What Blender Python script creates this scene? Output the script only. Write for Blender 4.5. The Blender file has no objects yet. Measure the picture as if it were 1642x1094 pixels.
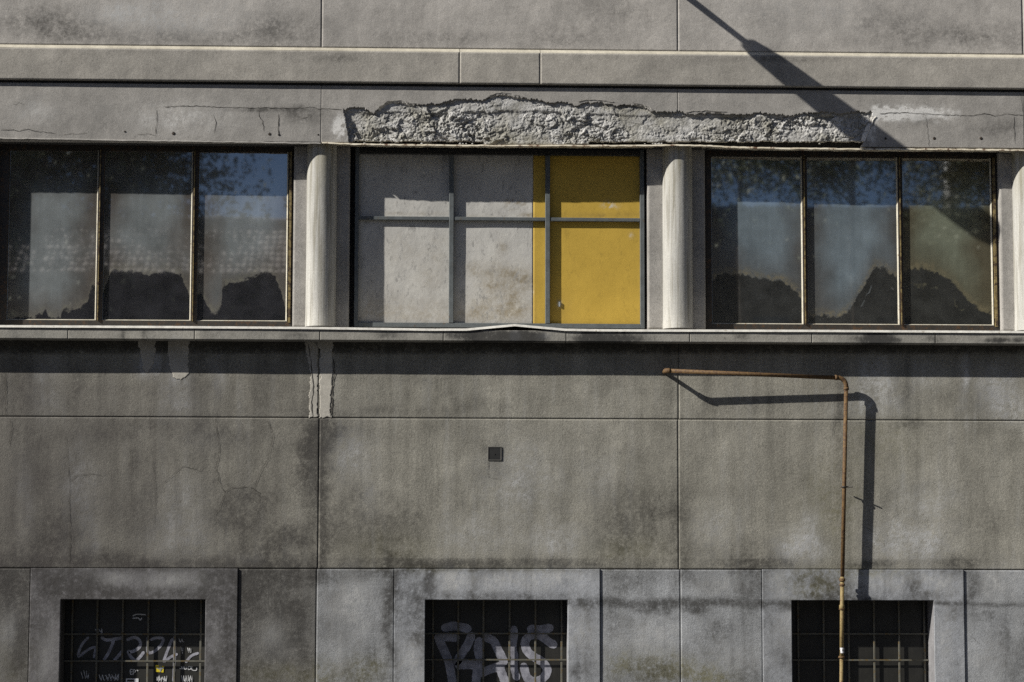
import bpy, math, random
import numpy as np
random.seed(7)
R = math.radians
C = bpy.context.scene
COL = C.collection
PI = math.pi

# ------------------------------------------------------------------ camera
F = 3600.0                       # focal length in photo pixels (photo 1642 x 1094)
S = 0.005                        # metres per photo pixel on the wall plane y = 0
CAM = np.array([0.0, -F * S, 1.6])
_p, _y, _r = R(5.3345), R(2.1031), R(0.1178)
_f = np.array([math.sin(_y) * math.cos(_p), math.cos(_y) * math.cos(_p), math.sin(_p)])
_rt = np.array([math.cos(_y), -math.sin(_y), 0.0])
_up = np.cross(_rt, _f)
RT = _rt * math.cos(_r) + _up * math.sin(_r)
UP = np.cross(RT, _f)
cam = bpy.data.cameras.new('camera')
cam.sensor_width = 36.0
cam.lens = F / 1642.0 * 36.0
cam.clip_start = 0.1
cam.clip_end = 3000
co = bpy.data.objects.new('camera', cam)
COL.objects.link(co)
import mathutils
M = mathutils.Matrix(((RT[0], UP[0], -_f[0], CAM[0]), (RT[1], UP[1], -_f[1], CAM[1]),
                      (RT[2], UP[2], -_f[2], CAM[2]), (0, 0, 0, 1)))
co.matrix_world = M
C.camera = co

# ------------------------------------------------------------------ light
SA, SB = 2.4, 1.58               # sun travels SA right and SB down for each unit into the wall
sd = mathutils.Vector((SA, 1.0, -SB)).normalized()
sun = bpy.data.lights.new('sun', 'SUN')
sun.energy = 5.0
sun.angle = R(0.53)
sun.color = (1.0, 0.965, 0.89)
so = bpy.data.objects.new('sun', sun)
COL.objects.link(so)
so.rotation_euler = sd.to_track_quat('-Z', 'Y').to_euler()
w = bpy.data.worlds.new('World')
C.world = w
w.use_nodes = True
wn = w.node_tree.nodes
sky = wn.new('ShaderNodeTexSky')
sky.sky_type = 'NISHITA'
sky.sun_disc = False
sky.sun_elevation = math.asin(-sd.z)
sky.sun_rotation = math.atan2(-sd.x, -sd.y)
sky.air_density = 0.6
sky.dust_density = 0.9
sky.ozone_density = 3.8
w.node_tree.links.new(sky.outputs[0], wn['Background'].inputs[0])
wn['Background'].inputs[1].default_value = 0.05
C.view_settings.view_transform = 'Standard'
C.view_settings.look = 'None'
C.view_settings.exposure = 0.35
C.view_settings.gamma = 1.0
C.view_settings.use_curve_mapping = False
C.cycles.max_bounces = 6
C.cycles.use_denoising = False

# ------------------------------------------------------------------ photo pixel -> place
def P(u, v, d=0.0):
    """point at depth y = d that the camera sees at photo pixel (u, v)"""
    D = _f * F + RT * (u - 821.0) - UP * (v - 547.0)
    t = (d - CAM[1]) / D[1]
    return CAM + D * t

def X(u, v=547, d=0.0): return float(P(u, v, d)[0])
def Z(v, u=821, d=0.0): return float(P(u, v, d)[2])

def toPx(x, z, d=0.0):
    q0, q1, q2 = x - CAM[0], d - CAM[1], z - CAM[2]
    a = q0 * RT[0] + q1 * RT[1] + q2 * RT[2]
    b = q0 * UP[0] + q1 * UP[1] + q2 * UP[2]
    c = q0 * _f[0] + q1 * _f[1] + q2 * _f[2]
    return 821.0 + F * a / c, 547.0 - F * b / c

# ------------------------------------------------------------------ numpy noise
_T = np.random.RandomState(11).rand(256, 256)

def vn(x, y, seed=0):
    x = np.asarray(x, float) + seed * 17.31
    y = np.asarray(y, float) + seed * 9.77
    xi = np.floor(x).astype(int); yi = np.floor(y).astype(int)
    fx = x - xi; fy = y - yi
    fx = fx * fx * (3 - 2 * fx); fy = fy * fy * (3 - 2 * fy)
    a = _T[xi & 255, yi & 255]; b = _T[(xi + 1) & 255, yi & 255]
    c = _T[xi & 255, (yi + 1) & 255]; d = _T[(xi + 1) & 255, (yi + 1) & 255]
    return (a * (1 - fx) + b * fx) * (1 - fy) + (c * (1 - fx) + d * fx) * fy

def fbm(x, y, seed=0, o=4, g=0.5):
    s = 0.0; a = 1.0; n = 0.0
    for i in range(o):
        s = s + a * vn(x * 2 ** i, y * 2 ** i, seed + i * 3)
        n += a; a *= g
    return s / n

def cell(x, y, seed=0):
    """distance to the nearest jittered point and a random value for that point"""
    xi = np.floor(x).astype(int); yi = np.floor(y).astype(int)
    best = np.full(np.shape(x), 9.0); val = np.zeros(np.shape(x))
    for i in (-1, 0, 1):
        for j in (-1, 0, 1):
            cx = xi + i; cy = yi + j
            px = cx + _T[(cx + seed) & 255, cy & 255]; py = cy + _T[cx & 255, (cy + 91 + seed) & 255]
            d = np.hypot(x - px, y - py)
            k = d < best
            best = np.where(k, d, best); val = np.where(k, _T[(cx + 47) & 255, (cy + 13 + seed) & 255], val)
    return best, val

def interp(poly, u):
    p = sorted(poly)
    return np.interp(u, [q[0] for q in p], [q[1] for q in p])

# ------------------------------------------------------------------ stains on the plaster (photo pixels)
DARK = [  # u, v, ru, rv, strength
    (60, 32, 60, 26, .35), (120, 50, 40, 20, .30), (440, 45, 60, 26, .28), (300, 62, 160, 14, .22), (700, 60, 90, 18, .22), (905, 62, 60, 22, .2),
    (1420, 40, 60, 34, .25), (1560, 60, 80, 20, .3), (980, 20, 70, 25, .14), (1240, 30, 60, 20, .12),
    (520, 660, 34, 10, .3), (512, 700, 26, 50, .75), (500, 735, 34, 40, .55), (540, 690, 30, 22, .5), (512, 800, 12, 110, .5), (492, 770, 20, 50, .3),
    (375, 822, 34, 40, .55), (420, 800, 30, 26, .35), (452, 862, 46, 22, .55), (440, 880, 60, 24, .4), (95, 850, 40, 40, .45), (60, 880, 60, 30, .5), (210, 820, 34, 40, .3),
    (210, 905, 190, 9, .75), (430, 905, 60, 10, .4), (150, 898, 90, 14, .45), (60, 760, 20, 60, .25), (215, 735, 10, 30, .3),
    (590, 850, 70, 40, .45), (660, 830, 40, 30, .25), (560, 800, 40, 40, .2), (720, 905, 120, 9, .7), (880, 905, 110, 9, .55), (640, 898, 40, 16, .5),
    (700, 800, 60, 30, .15), (1010, 830, 40, 46, .55), (1065, 822, 26, 28, .55), (985, 860, 60, 30, .35), (1090, 842, 18, 70, .4), (930, 720, 20, 60, .15),
    (1005, 720, 40, 40, .12), (1400, 905, 40, 6, .5), (1530, 905, 36, 12, .6), (1230, 902, 60, 12, .55), (1190, 880, 60, 26, .35), (1110, 880, 20, 30, .2), (1590, 830, 30, 30, .3),
    (1350, 700, 16, 120, .25), (1460, 680, 30, 8, .45), (1345, 660, 8, 30, .3), (1290, 740, 12, 80, .14), (1210, 760, 14, 60, .16), (1450, 620, 12, 50, .3),
    (793, 727, 22, 24, .42), (775, 715, 8, 9, .4), (793, 760, 32, 14, .22),
    (30, 610, 24, 50, .25), (120, 620, 14, 60, .2), (330, 600, 24, 60, .25), (430, 620, 20, 40, .2), (700, 610, 60, 22, .12), (960, 610, 60, 24, .12), (760, 650, 60, 16, .18),
    (1180, 650, 60, 14, .1), (1560, 640, 50, 20, .2), (640, 660, 80, 8, .2), (200, 690, 160, 16, .2), (340, 700, 80, 30, .2), (730, 690, 120, 14, .14),
    (20, 930, 40, 26, .8), (10, 960, 30, 30, .7), (30, 1040, 16, 40, .5), (35, 1000, 14, 60, .5), (395, 960, 22, 70, .7), (440, 920, 70, 18, .75), (400, 930, 26, 30, .6), (465, 975, 26, 30, .7),
    (470, 1010, 20, 40, .5), (420, 1070, 30, 30, .3), (490, 1040, 16, 60, .35), (440, 1040, 24, 20, .35), (500, 930, 40, 12, .4), (536, 960, 14, 20, .2),
    (622, 990, 12, 90, .7), (625, 930, 9, 50, .5), (600, 920, 40, 10, .3), (560, 1080, 40, 30, .25), (540, 1010, 30, 20, .2), (585, 1040, 20, 14, .2),
    (1030, 967, 75, 6, .85), (1052, 976, 26, 10, .8), (1115, 976, 22, 10, .75), (1165, 968, 60, 6, .85), (1100, 964, 26, 8, .5), (985, 966, 24, 7, .8), (1200, 940, 26, 26, .5), (1000, 930, 30, 16, .45),
    (1110, 930, 26, 12, .3), (1148, 1006, 16, 12, .35), (990, 1000, 30, 20, .25), (1140, 1030, 40, 24, .2), (1050, 1085, 40, 30, .3), (1200, 1080, 26, 26, .3),
    (1600, 970, 60, 3, .5), (1558, 940, 10, 40, .45), (1575, 985, 40, 10, .2), (1625, 1060, 30, 40, .2), (1600, 1020, 30, 26, .2),
    # surrounds
    (110, 945, 40, 26, .85), (70, 925, 20, 20, .35), (150, 950, 60, 12, .75), (240, 952, 90, 8, .65), (340, 935, 26, 26, .55), (350, 1010, 22, 50, .55), (358, 1080, 24, 40, .35), (90, 960, 10, 40, .4),
    (60, 1000, 12, 30, .3), (345, 955, 30, 30, .5), (690, 935, 10, 30, .85), (760, 935, 8, 26, .35), (665, 975, 26, 40, .45), (672, 1020, 10, 40, .5), (800, 956, 110, 7, .5), (650, 945, 14, 10, .3), (930, 967, 30, 6, .8),
    (940, 1060, 10, 40, .3), (925, 1070, 5, 30, .45), (940, 985, 14, 20, .3), (1250, 967, 34, 4, .8), (1262, 974, 24, 6, .55), (1300, 932, 40, 14, .3), (1330, 957, 40, 7, .55), (1480, 955, 30, 12, .55), (1350, 945, 30, 18, .3),
    (1465, 948, 10, 22, .5), (1520, 968, 30, 3, .7), (1262, 1060, 20, 40, .22), (1240, 1000, 14, 40, .18), (1530, 985, 12, 60, .2), (1380, 962, 40, 4, .5),
    # fascia and band
    (180, 196, 40, 24, .14), (485, 185, 34, 12, .5), (440, 176, 60, 3, .5), (540, 95, 40, 6, .25), (1240, 95, 80, 5, .22), (1600, 205, 40, 16, .25), (1480, 196, 20, 10, .25), (60, 170, 60, 20, .1),
    # sill fronts
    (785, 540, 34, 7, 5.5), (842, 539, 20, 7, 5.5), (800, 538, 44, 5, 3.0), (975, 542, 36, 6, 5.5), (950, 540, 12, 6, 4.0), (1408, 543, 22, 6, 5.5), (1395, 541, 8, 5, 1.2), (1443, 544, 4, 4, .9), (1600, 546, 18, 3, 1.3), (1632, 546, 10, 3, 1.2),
    (196, 537, 4, 8, .7), (235, 537, 4, 8, .5), (480, 537, 14, 6, .5), (620, 537, 14, 6, .4), (730, 538, 16, 6, .5), (1190, 540, 12, 7, .4), (1500, 543, 14, 6, .4),
]
PALE = [
    (300, 30, 120, 30, .16), (200, 22, 60, 20, .2), (1300, 20, 120, 30, .1), (60, 176, 30, 18, .2), (280, 190, 90, 24, .18),
    (238, 582, 13, 22, .55), (284, 590, 17, 34, .45), (290, 650, 30, 24, .2), (350, 600, 10, 40, .3), (70, 620, 20, 50, .2), (330, 700, 40, 20, .1),
    (130, 790, 30, 70, .28), (40, 810, 14, 60, .25), (280, 860, 50, 40, .22), (150, 870, 10, 40, .2), (290, 800, 40, 40, .12),
    (555, 720, 34, 44, .26), (830, 770, 60, 60, .2), (590, 800, 16, 40, .12), (900, 870, 60, 26, .2), (760, 860, 50, 30, .16), (1150, 850, 30, 40, .2), (1280, 880, 34, 24, .4),
    (1460, 868, 60, 30, .42), (1300, 850, 20, 30, .2), (1480, 800, 50, 30, .15), (1600, 625, 22, 34, .42), (1625, 655, 30, 24, .3), (1547, 600, 9, 40, .42), (1405, 610, 40, 46, .3), (1395, 650, 60, 20, .15),
    (1490, 600, 26, 26, .2), (960, 770, 26, 40, .12), (400, 900, 24, 8, .2),
    (440, 1030, 30, 30, .3), (20, 1010, 18, 40, .35), (560, 970, 40, 50, .3), (540, 1060, 20, 30, .2), (1040, 1020, 50, 30, .25), (1150, 940, 40, 14, .25), (1180, 1050, 40, 30, .2), (1600, 930, 36, 24, .25), (1590, 1060, 30, 40, .2),
    (290, 930, 60, 18, .35), (180, 930, 30, 12, .2), (345, 1030, 10, 30, .25), (70, 1050, 14, 40, .25), (840, 930, 110, 16, .35), (720, 930, 20, 20, .3), (935, 1010, 20, 40, .25), (660, 1060, 20, 40, .25),
    (1260, 1000, 20, 40, .2), (1500, 935, 40, 20, .3), (1420, 935, 60, 14, .2), (1250, 935, 24, 20, .2), (1515, 1030, 14, 60, .25),
    (826, 538, 6, 6, 1.5), (870, 540, 10, 4, .4),
]
OLIVE = [
    (540, 1080, 50, 20, .6), (590, 1070, 30, 20, .4), (1060, 1075, 50, 22, .7), (1140, 1085, 40, 18, .7), (1000, 1060, 30, 20, .4), (1310, 935, 50, 24, .55), (430, 1080, 60, 20, .5), (1400, 920, 60, 8, .4),
    (700, 912, 70, 6, .5), (850, 913, 70, 5, .5), (1000, 880, 60, 22, .4), (1330, 820, 50, 80, .3), (30, 1060, 30, 40, .3), (1420, 700, 60, 60, .2), (620, 880, 80, 26, .3),
]

def blobs(L, u, v, seed):
    s = np.zeros(np.shape(u))
    wu = u + 26 * (fbm(u / 40, v / 40, seed) - .5); wv = v + 22 * (fbm(u / 40, v / 40, seed + 5) - .5)
    for (a, b, ru, rv, k) in L:
        kk = min(1.0, rv / 16.0)
        uu = u + (wu - u) * kk; vv = v + (wv - v) * kk
        s += k * np.exp(-(((uu - a) / ru) ** 2 + ((vv - b) / rv) ** 2))
    return s

def stain_shade_attrs(x, z, d=0.0):
    u, v = toPx(x, z, d)
    n = fbm(u / 18, v / 26, 3); n2 = fbm(u / 7, v / 7, 9); st = fbm(u / 9, v / 130, 21)
    dk = blobs(DARK, u, v, 1) * (.45 + 1.1 * n) * (.7 + .6 * n2)
    # the plaster is dirtier towards its left end, and rain has run down it
    row = np.clip((v - 560) / 60, 0, 1)
    gr = np.clip(1 - u / 680, 0, 1) ** .8 * row * np.where(v > 910, .45, 1.0) * (.75 + .5 * fbm(u / 60, v / 110, 13))
    dk += .12 * np.clip((v - 905) / 12, 0, 1) * np.clip((505 - u) / 60, 0, 1)
    dk += .5 * np.clip(st - .55, 0, 1) * row
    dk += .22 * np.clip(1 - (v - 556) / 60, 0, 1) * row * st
    dk += 2.0 * np.clip((569 - v) / 14, 0, 1) * np.clip((v - 532) / 4, 0, 1) * (d > -.05)  # shade close under the sill, painted in as extra darkening
    dk *= np.where((v > 672) & (v < 896) & (u > 540), .55, 1.0)
    pl = blobs(PALE, u, v, 2) * (.5 + 1.0 * n) * (.75 + .5 * n2)
    pl += .35 * np.clip(.42 - st, 0, 1) * row
    ol = blobs(OLIVE, u, v, 4) * (.4 + 1.2 * n2)
    global _GR
    _GR = gr
    return np.clip(dk, 0, 3.5), np.clip(pl, 0, 1.5), np.clip(ol, 0, 1)

# ------------------------------------------------------------------ materials
def mat(name):
    m = bpy.data.materials.new(name)
    m.use_nodes = True
    return m, m.node_tree, m.node_tree.nodes['Principled BSDF']

class NT:
    def __init__(s, t): s.t = t
    def n(s, typ, **kw):
        x = s.t.nodes.new(typ)
        for k, v in kw.items(): setattr(x, k, v)
        return x
    def l(s, a, b): s.t.links.new(a, b)
    def noise(s, vec, scale, detail=4, rough=.55):
        x = s.n('ShaderNodeTexNoise'); x.inputs['Scale'].default_value = scale
        x.inputs['Detail'].default_value = detail; x.inputs['Roughness'].default_value = rough
        s.l(vec, x.inputs['Vector']); return x.outputs['Fac']
    def mapping(s, vec, sc):
        x = s.n('ShaderNodeMapping'); x.inputs['Scale'].default_value = sc; s.l(vec, x.inputs['Vector']); return x.outputs[0]
    def rng(s, val, a, b, c, d):
        x = s.n('ShaderNodeMapRange'); s.l(val, x.inputs[0])
        for i, q in enumerate((a, b, c, d)): x.inputs[i + 1].default_value = q
        return x.outputs[0]
    def mth(s, op, a, b):
        x = s.n('ShaderNodeMath', operation=op)
        for i, q in enumerate((a, b)):
            if isinstance(q, (int, float)): x.inputs[i].default_value = q
            else: s.l(q, x.inputs[i])
        return x.outputs[0]
    def mix(s, f, a, b, blend='MIX'):
        x = s.n('ShaderNodeMix', data_type='RGBA', blend_type=blend)
        for k, q in ((0, f), (6, a), (7, b)):
            if isinstance(q, (int, float)): x.inputs[k].default_value = q
            elif isinstance(q, tuple): x.inputs[k].default_value = (*q, 1) if len(q) == 3 else q
            else: s.l(q, x.inputs[k])
        return x.outputs[2]
    def grey(s, val):
        x = s.n('ShaderNodeCombineColor')
        for i in range(3): s.l(val, x.inputs[i])
        return x.outputs[0]
    def attr(s, name):
        x = s.n('ShaderNodeAttribute'); x.attribute_name = name; return x.outputs['Fac']
    def bump(s, h, dist, strength=1.0, nrm=None):
        x = s.n('ShaderNodeBump'); x.inputs['Distance'].default_value = dist; x.inputs['Strength'].default_value = strength
        s.l(h, x.inputs['Height'])
        if nrm is not None: s.l(nrm, x.inputs['Normal'])
        return x.outputs[0]
    def pos(s): return s.n('ShaderNodeNewGeometry').outputs['Position']

def plaster(name, ca, cb, dark=(.035, .033, .030), pale=(.45, .45, .445), olive=(.16, .15, .085), grain=1.0, streak=.18):
    m, t, b = mat(name); g = NT(t); p = g.pos()
    c = g.mix(g.rng(g.noise(p, 1.3, 8, .62), .36, .64, 0, 1), ca, cb)
    st = g.rng(g.noise(g.mapping(p, (7, 7, .55)), 1.0, 5, .6), .3, .7, 1 - streak, 1 + streak * .7)
    c = g.mix(1.0, c, g.grey(st), 'MULTIPLY')
    blot = g.rng(g.noise(p, 5.5, 7, .7), .3, .7, .82, 1.17)
    c = g.mix(1.0, c, g.grey(blot), 'MULTIPLY')
    sp = g.rng(g.noise(p, 62, 4, .85), .3, .7, 1 - .36 * grain, 1 + .36 * grain)
    c = g.mix(1.0, c, g.grey(sp), 'MULTIPLY')
    br = g.mth('MULTIPLY', g.rng(g.noise(p, 30, 6, .75), .34, .66, .12, 1.9), g.rng(g.noise(p, 8.5, 5, .65), .34, .66, .35, 1.65))
    c = g.mix(g.mth('MINIMUM', g.mth('MULTIPLY', g.attr('olive'), br), .85), c, olive)
    c = g.mix(g.mth('MINIMUM', g.mth('MULTIPLY', g.mth('MULTIPLY', g.attr('pale'), 1.7), br), .9), c, pale)
    c = g.mix(g.mth('MULTIPLY', g.mth('SUBTRACT', 1.0, g.mth('POWER', 2.718, g.mth('MULTIPLY', g.mth('MULTIPLY', g.attr('dirt'), -2.0), br))), .86), c, dark)
    c = g.mix(g.mth('MULTIPLY', g.attr('grime'), .62), c, (.062, .055, .055))
    pit = g.rng(g.noise(p, 52, 2, .5), .70, .76, 0, .5)
    c = g.mix(pit, c, (.05, .047, .043))
    g.l(c, b.inputs['Base Color'])
    b.inputs['Roughness'].default_value = .93
    b.inputs['Specular IOR Level'].default_value = .25
    n = g.bump(g.noise(p, 3.2, 3, .5), .020, .6)
    n = g.bump(g.noise(p, 26, 4, .65), .0030, .5 * grain, n)
    n = g.bump(g.noise(p, 85, 4, .8), .0034, 1.0 * grain, n)
    g.l(n, b.inputs['Normal'])
    return m

MP = {}
MP['upper'] = plaster('plaster_upper', (.45, .425, .395), (.345, .327, .305), grain=.55, streak=.10)
MP['band'] = plaster('plaster_band', (.37, .347, .31), (.30, .283, .255), grain=.6, streak=.07)
MP['fascia'] = plaster('plaster_fascia', (.345, .328, .305), (.285, .272, .254), pale=(.66, .65, .63), grain=.6, streak=.08)
MP['wall'] = plaster('plaster_wall', (.315, .301, .26), (.24, .229, .196), grain=1.0, streak=.22)
MP['base'] = plaster('plaster_base', (.35, .36, .375), (.235, .24, .245), grain=1.0, streak=.12)
MP['surround'] = plaster('plaster_surround', (.355, .368, .395), (.25, .257, .27), grain=.7, streak=.14)
MP['surround_dark'] = plaster('plaster_surround_sooty', (.25, .245, .255), (.15, .147, .15), grain=.7, streak=.18)
MP['base_dark'] = plaster('plaster_base_sooty', (.23, .222, .205), (.14, .137, .128), grain=1.0, streak=.16)
MP['patch'] = plaster('plaster_patch', (.46, .435, .385), (.40, .378, .335), grain=.35, streak=.05)
MP['sill'] = plaster('stone_sill', (.33, .315, .28), (.26, .25, .225), dark=(.02, .02, .021), grain=.6, streak=.1)
MP['ledge'] = plaster('plaster_ledge', (.54, .50, .41), (.44, .405, .33), grain=.5, streak=.12)
MP['whiteplaster'] = plaster('white_plaster', (.62, .60, .56), (.48, .46, .42), grain=1.0, streak=.1)

def paint(name, ca, cb, rough=.6, scale=14, rust=None, rustk=.5, metal=0.0, bump=.0006):
    m, t, b = mat(name); g = NT(t); p = g.pos()
    c = g.mix(g.rng(g.noise(p, scale, 6, .65), .35, .65, 0, 1), ca, cb)
    c = g.mix(1.0, c, g.grey(g.rng(g.noise(p, 120, 3, .6), .3, .7, .85, 1.15)), 'MULTIPLY')
    if rust:
        f = g.rng(g.noise(p, scale * 2.1, 8, .7), .62 - rustk * .3, .70 - rustk * .25, 0, 1)
        c = g.mix(f, c, rust)
    g.l(c, b.inputs['Base Color'])
    b.inputs['Roughness'].default_value = rough
    b.inputs['Metallic'].default_value = metal
    g.l(g.bump(g.noise(p, 60, 5, .6), bump), b.inputs['Normal'])
    return m

MM = {}
MM['bluegrey'] = paint('blue_grey_paint', (.108, .121, .126), (.075, .084, .087), rust=(.10, .075, .05), rustk=.1)
MM['ochre'] = paint('old_ochre_paint', (.25, .19, .075), (.15, .11, .045), rust=(.05, .03, .016), rustk=.5)
MM['rustdark'] = paint('rusty_dark_steel', (.035, .028, .021), (.02, .017, .014), rust=(.07, .036, .014), rustk=.3)
MM['putty'] = paint('window_putty', (.50, .47, .39), (.38, .35, .27), rust=(.16, .10, .045), rustk=.12)
MM['pipe_rust'] = paint('rusty_pipe', (.165, .098, .036), (.10, .055, .020), rough=.75, scale=30, rust=(.06, .028, .014), rustk=.45)
MM['pipe_yellow'] = paint('faded_yellow_pipe', (.27, .205, .085), (.21, .155, .065), rough=.7, scale=24, rust=(.14, .07, .03), rustk=.3)
MM['bar'] = paint('grille_bar_paint', (.13, .125, .10), (.085, .082, .068), rust=(.12, .08, .025), rustk=.35)
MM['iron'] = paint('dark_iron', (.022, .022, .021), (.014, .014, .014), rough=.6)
MM['ventrim'] = paint('vent_rim', (.12, .115, .105), (.08, .078, .072), rough=.7)
MM['zinc'] = paint('weathered_zinc', (.70, .68, .62), (.52, .50, .46), rough=.55, rust=(.30, .26, .20), rustk=.12)
MM['flashwhite'] = paint('whitened_steel', (.66, .61, .50), (.48, .42, .31), rough=.6, scale=9, rust=(.13, .075, .045), rustk=.35)
MM['soot'] = paint('sooty_concrete', (.045, .043, .042), (.03, .03, .03), rough=.95)  # dark colour stands for shade in recesses, gaps and under the lintel
MM['crack'] = paint('crack_shadow_dirt', (.075, .068, .06), (.05, .046, .04), rough=1.0)
MM['spray'] = paint('white_spray_paint', (.36, .36, .41), (.16, .16, .19), rough=.6, scale=16)
MM['marker'] = paint('white_marker', (.62, .62, .64), (.5, .5, .5), rough=.5, scale=30)
MM['stickerwhite'] = paint('white_sticker', (.75, .75, .78), (.68, .68, .7), rough=.5)
MM['stickeryellow'] = paint('yellow_sticker', (.72, .58, .03), (.62, .48, .02), rough=.45)
MM['stickergrey'] = paint('grey_print', (.30, .32, .33), (.22, .24, .25), rough=.45)
MM['black'] = paint('black_print', (.015, .015, .015), (.01, .01, .01), rough=.5)
MM['asphalt'] = paint('asphalt', (.045, .045, .046), (.034, .034, .035), rough=.95, scale=3)
MM['paving'] = paint('paving', (.085, .083, .078), (.06, .058, .055), rough=.9, scale=4)
MM['bark'] = paint('bark', (.09, .07, .05), (.05, .04, .03), rough=.95, scale=9)
MM['render'] = paint('house_render', (.20, .185, .155), (.16, .15, .125), rough=.9, scale=2)
MM['darkglass'] = paint('house_glass', (.03, .035, .04), (.02, .025, .03), rough=.08, scale=2)
MM['lampgrey'] = paint('lamp_grey', (.25, .26, .27), (.2, .21, .22), rough=.5)
MM['mastwhite'] = paint('mast_white', (.75, .75, .73), (.66, .66, .64), rough=.5)

def m_tiles():
    m, t, b = mat('roof_tiles'); g = NT(t); p = g.pos()
    c = g.mix(g.rng(g.noise(p, 2.2, 6, .7), .35, .65, 0, 1), (.52, .48, .44), (.38, .35, .32))
    c = g.mix(g.rng(g.noise(p, 5, 4, .8), .42, .62, 0, .8), c, (.26, .24, .22))
    g.l(c, b.inputs['Base Color']); b.inputs['Roughness'].default_value = .85
    return m
MM['tiles'] = m_tiles()

def m_leaf(name, a, b_):
    m, t, b = mat(name); g = NT(t); p = g.pos()
    c = g.mix(g.rng(g.noise(p, 1.4, 3, .6), .35, .65, 0, 1), a, b_)
    g.l(c, b.inputs['Base Color']); b.inputs['Roughness'].default_value = .6
    return m
MM['leaf'] = m_leaf('leaf_green', (.060, .085, .030), (.095, .115, .045))
MM['leaf2'] = m_leaf('leaf_olive', (.075, .085, .045), (.11, .115, .06))

def m_board(name, base, b2, dirtc, k, scr):
    m, t, b = mat(name); g = NT(t); p = g.pos()
    c = g.mix(g.rng(g.noise(p, 3.2, 7, .65), .35, .68, 0, 1), base, b2)
    c = g.mix(g.mth('MINIMUM', g.mth('MULTIPLY', g.attr('dirt'), g.rng(g.noise(p, 30, 6, .75), .3, .7, .25, 1.5)), .9), c, dirtc)
    c = g.mix(g.mth('MINIMUM', g.mth('MULTIPLY', g.attr('pale'), g.rng(g.noise(p, 40, 5, .7), .35, .65, 0, 1.3)), .9), c, (.55, .53, .48))
    sc = g.rng(g.noise(g.mapping(p, (1, 1, .5)), 22, 8, .8), .55, .63, 0, scr)
    c = g.mix(sc, c, tuple(q * .55 for q in b2))
    g.l(c, b.inputs['Base Color']); b.inputs['Roughness'].default_value = .7
    n = g.bump(g.noise(p, 16, 5, .6), .004, k)
    g.l(g.bump(g.noise(p, 2.0, 2, .5), .02, .5, n), b.inputs['Normal'])
    return m
MM['whiteboard'] = m_board('whitewashed_board', (.51, .497, .465), (.40, .39, .37), (.22, .18, .115), .8, .8)
MM['yellowboard'] = m_board('yellow_board', (.51, .335, .046), (.43, .28, .035), (.25, .165, .04), .3, .3)

def m_pane(name, film, crust, bare=(.019, .019, .022)):
    """dirty glass: the film of whitewash (attribute film) over a dark room, glossy in front"""
    m, t, b = mat(name); g = NT(t); p = g.pos()
    st = g.rng(g.noise(g.mapping(p, (24, 24, 1.1)), 1.0, 5, .6), .3, .7, .93, 1.07)
    c1 = g.mix(1.0, film, g.grey(st), 'MULTIPLY')
    c1 = g.mix(1.0, c1, g.grey(g.rng(g.noise(p, 4, 5, .6), .3, .7, .75, 1.2)), 'MULTIPLY')
    c1 = g.mix(1.0, c1, g.mix(g.attr('wipe'), (.68, .61, .56), (1.25, 1.36, 1.42)), 'MULTIPLY')
    c1 = g.mix(g.mth('MULTIPLY', g.attr('crust'), g.rng(g.noise(p, 26, 6, .7), .35, .65, 0, 1)), c1, crust)
    fm = g.mth('ADD', g.attr('film'), g.mth('MULTIPLY', g.mth('SUBTRACT', g.noise(p, 40, 6, .7), .5), .5))
    fm = g.rng(fm, .40, .58, 0, 1)
    c0 = g.mix(g.rng(g.noise(p, 7, 4, .6), .35, .7, 0, 1), bare, tuple(q * 1.9 for q in bare))
    c = g.mix(fm, c0, c1)
    sm = g.rng(g.noise(p, 70, 2, .5), .77, .80, 0, .22)
    c = g.mix(sm, c, (.45, .45, .42))
    g.l(c, b.inputs['Base Color'])
    b.inputs['Roughness'].default_value = .6
    b.inputs['Specular IOR Level'].default_value = 0.0
    b.inputs['Coat Weight'].default_value = 1.0
    b.inputs['Coat Roughness'].default_value = .022
    b.inputs['Coat IOR'].default_value = 3.7
    g.l(g.bump(g.noise(p, 1.6, 2, .5), .004, .05), b.inputs['Coat Normal'])
    return m
MM['pane_a'] = m_pane('dirty_pane_brown', (.172, .172, .170), (.22, .215, .17))
MM['pane_b'] = m_pane('dirty_pane_grey', (.150, .170, .186), (.22, .19, .12), bare=(.024, .025, .025))
MM['pane_c'] = m_pane('dirty_pane_olive', (.150, .150, .108), (.21, .18, .11), bare=(.024, .025, .024))

def m_dark_pane():
    m, t, b = mat('sooty_pane'); g = NT(t); p = g.pos()
    c = g.mix(g.rng(g.noise(p, 6, 6, .7), .35, .7, 0, 1), (.014, .0135, .012), (.025, .024, .020))
    c = g.mix(g.rng(g.noise(g.mapping(p, (40, 40, 2)), 1.0, 4, .6), .5, .75, 0, .5), c, (.03, .028, .025))
    g.l(c, b.inputs['Base Color']); b.inputs['Roughness'].default_value = .5
    return m
MM['sooty'] = m_dark_pane()

def m_broken():
    m, t, b = mat('broken_concrete'); g = NT(t); p = g.pos()
    c = g.mix(g.rng(g.noise(p, 11, 8, .75), .38, .62, 0, 1), (.58, .57, .555), (.30, .292, .27))
    c = g.mix(g.rng(g.noise(p, 2.6, 5, .65), .47, .62, 0, .75), c, (.27, .255, .205))
    c = g.mix(g.rng(g.noise(p, 70, 4, .7), .56, .66, 0, .6), c, (.16, .15, .14))
    g.l(c, b.inputs['Base Color']); b.inputs['Roughness'].default_value = .95
    n = g.bump(g.noise(p, 45, 6, .75), .008, 1.0)
    g.l(n, b.inputs['Normal'])
    return m
MM['broken'] = m_broken()

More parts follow.
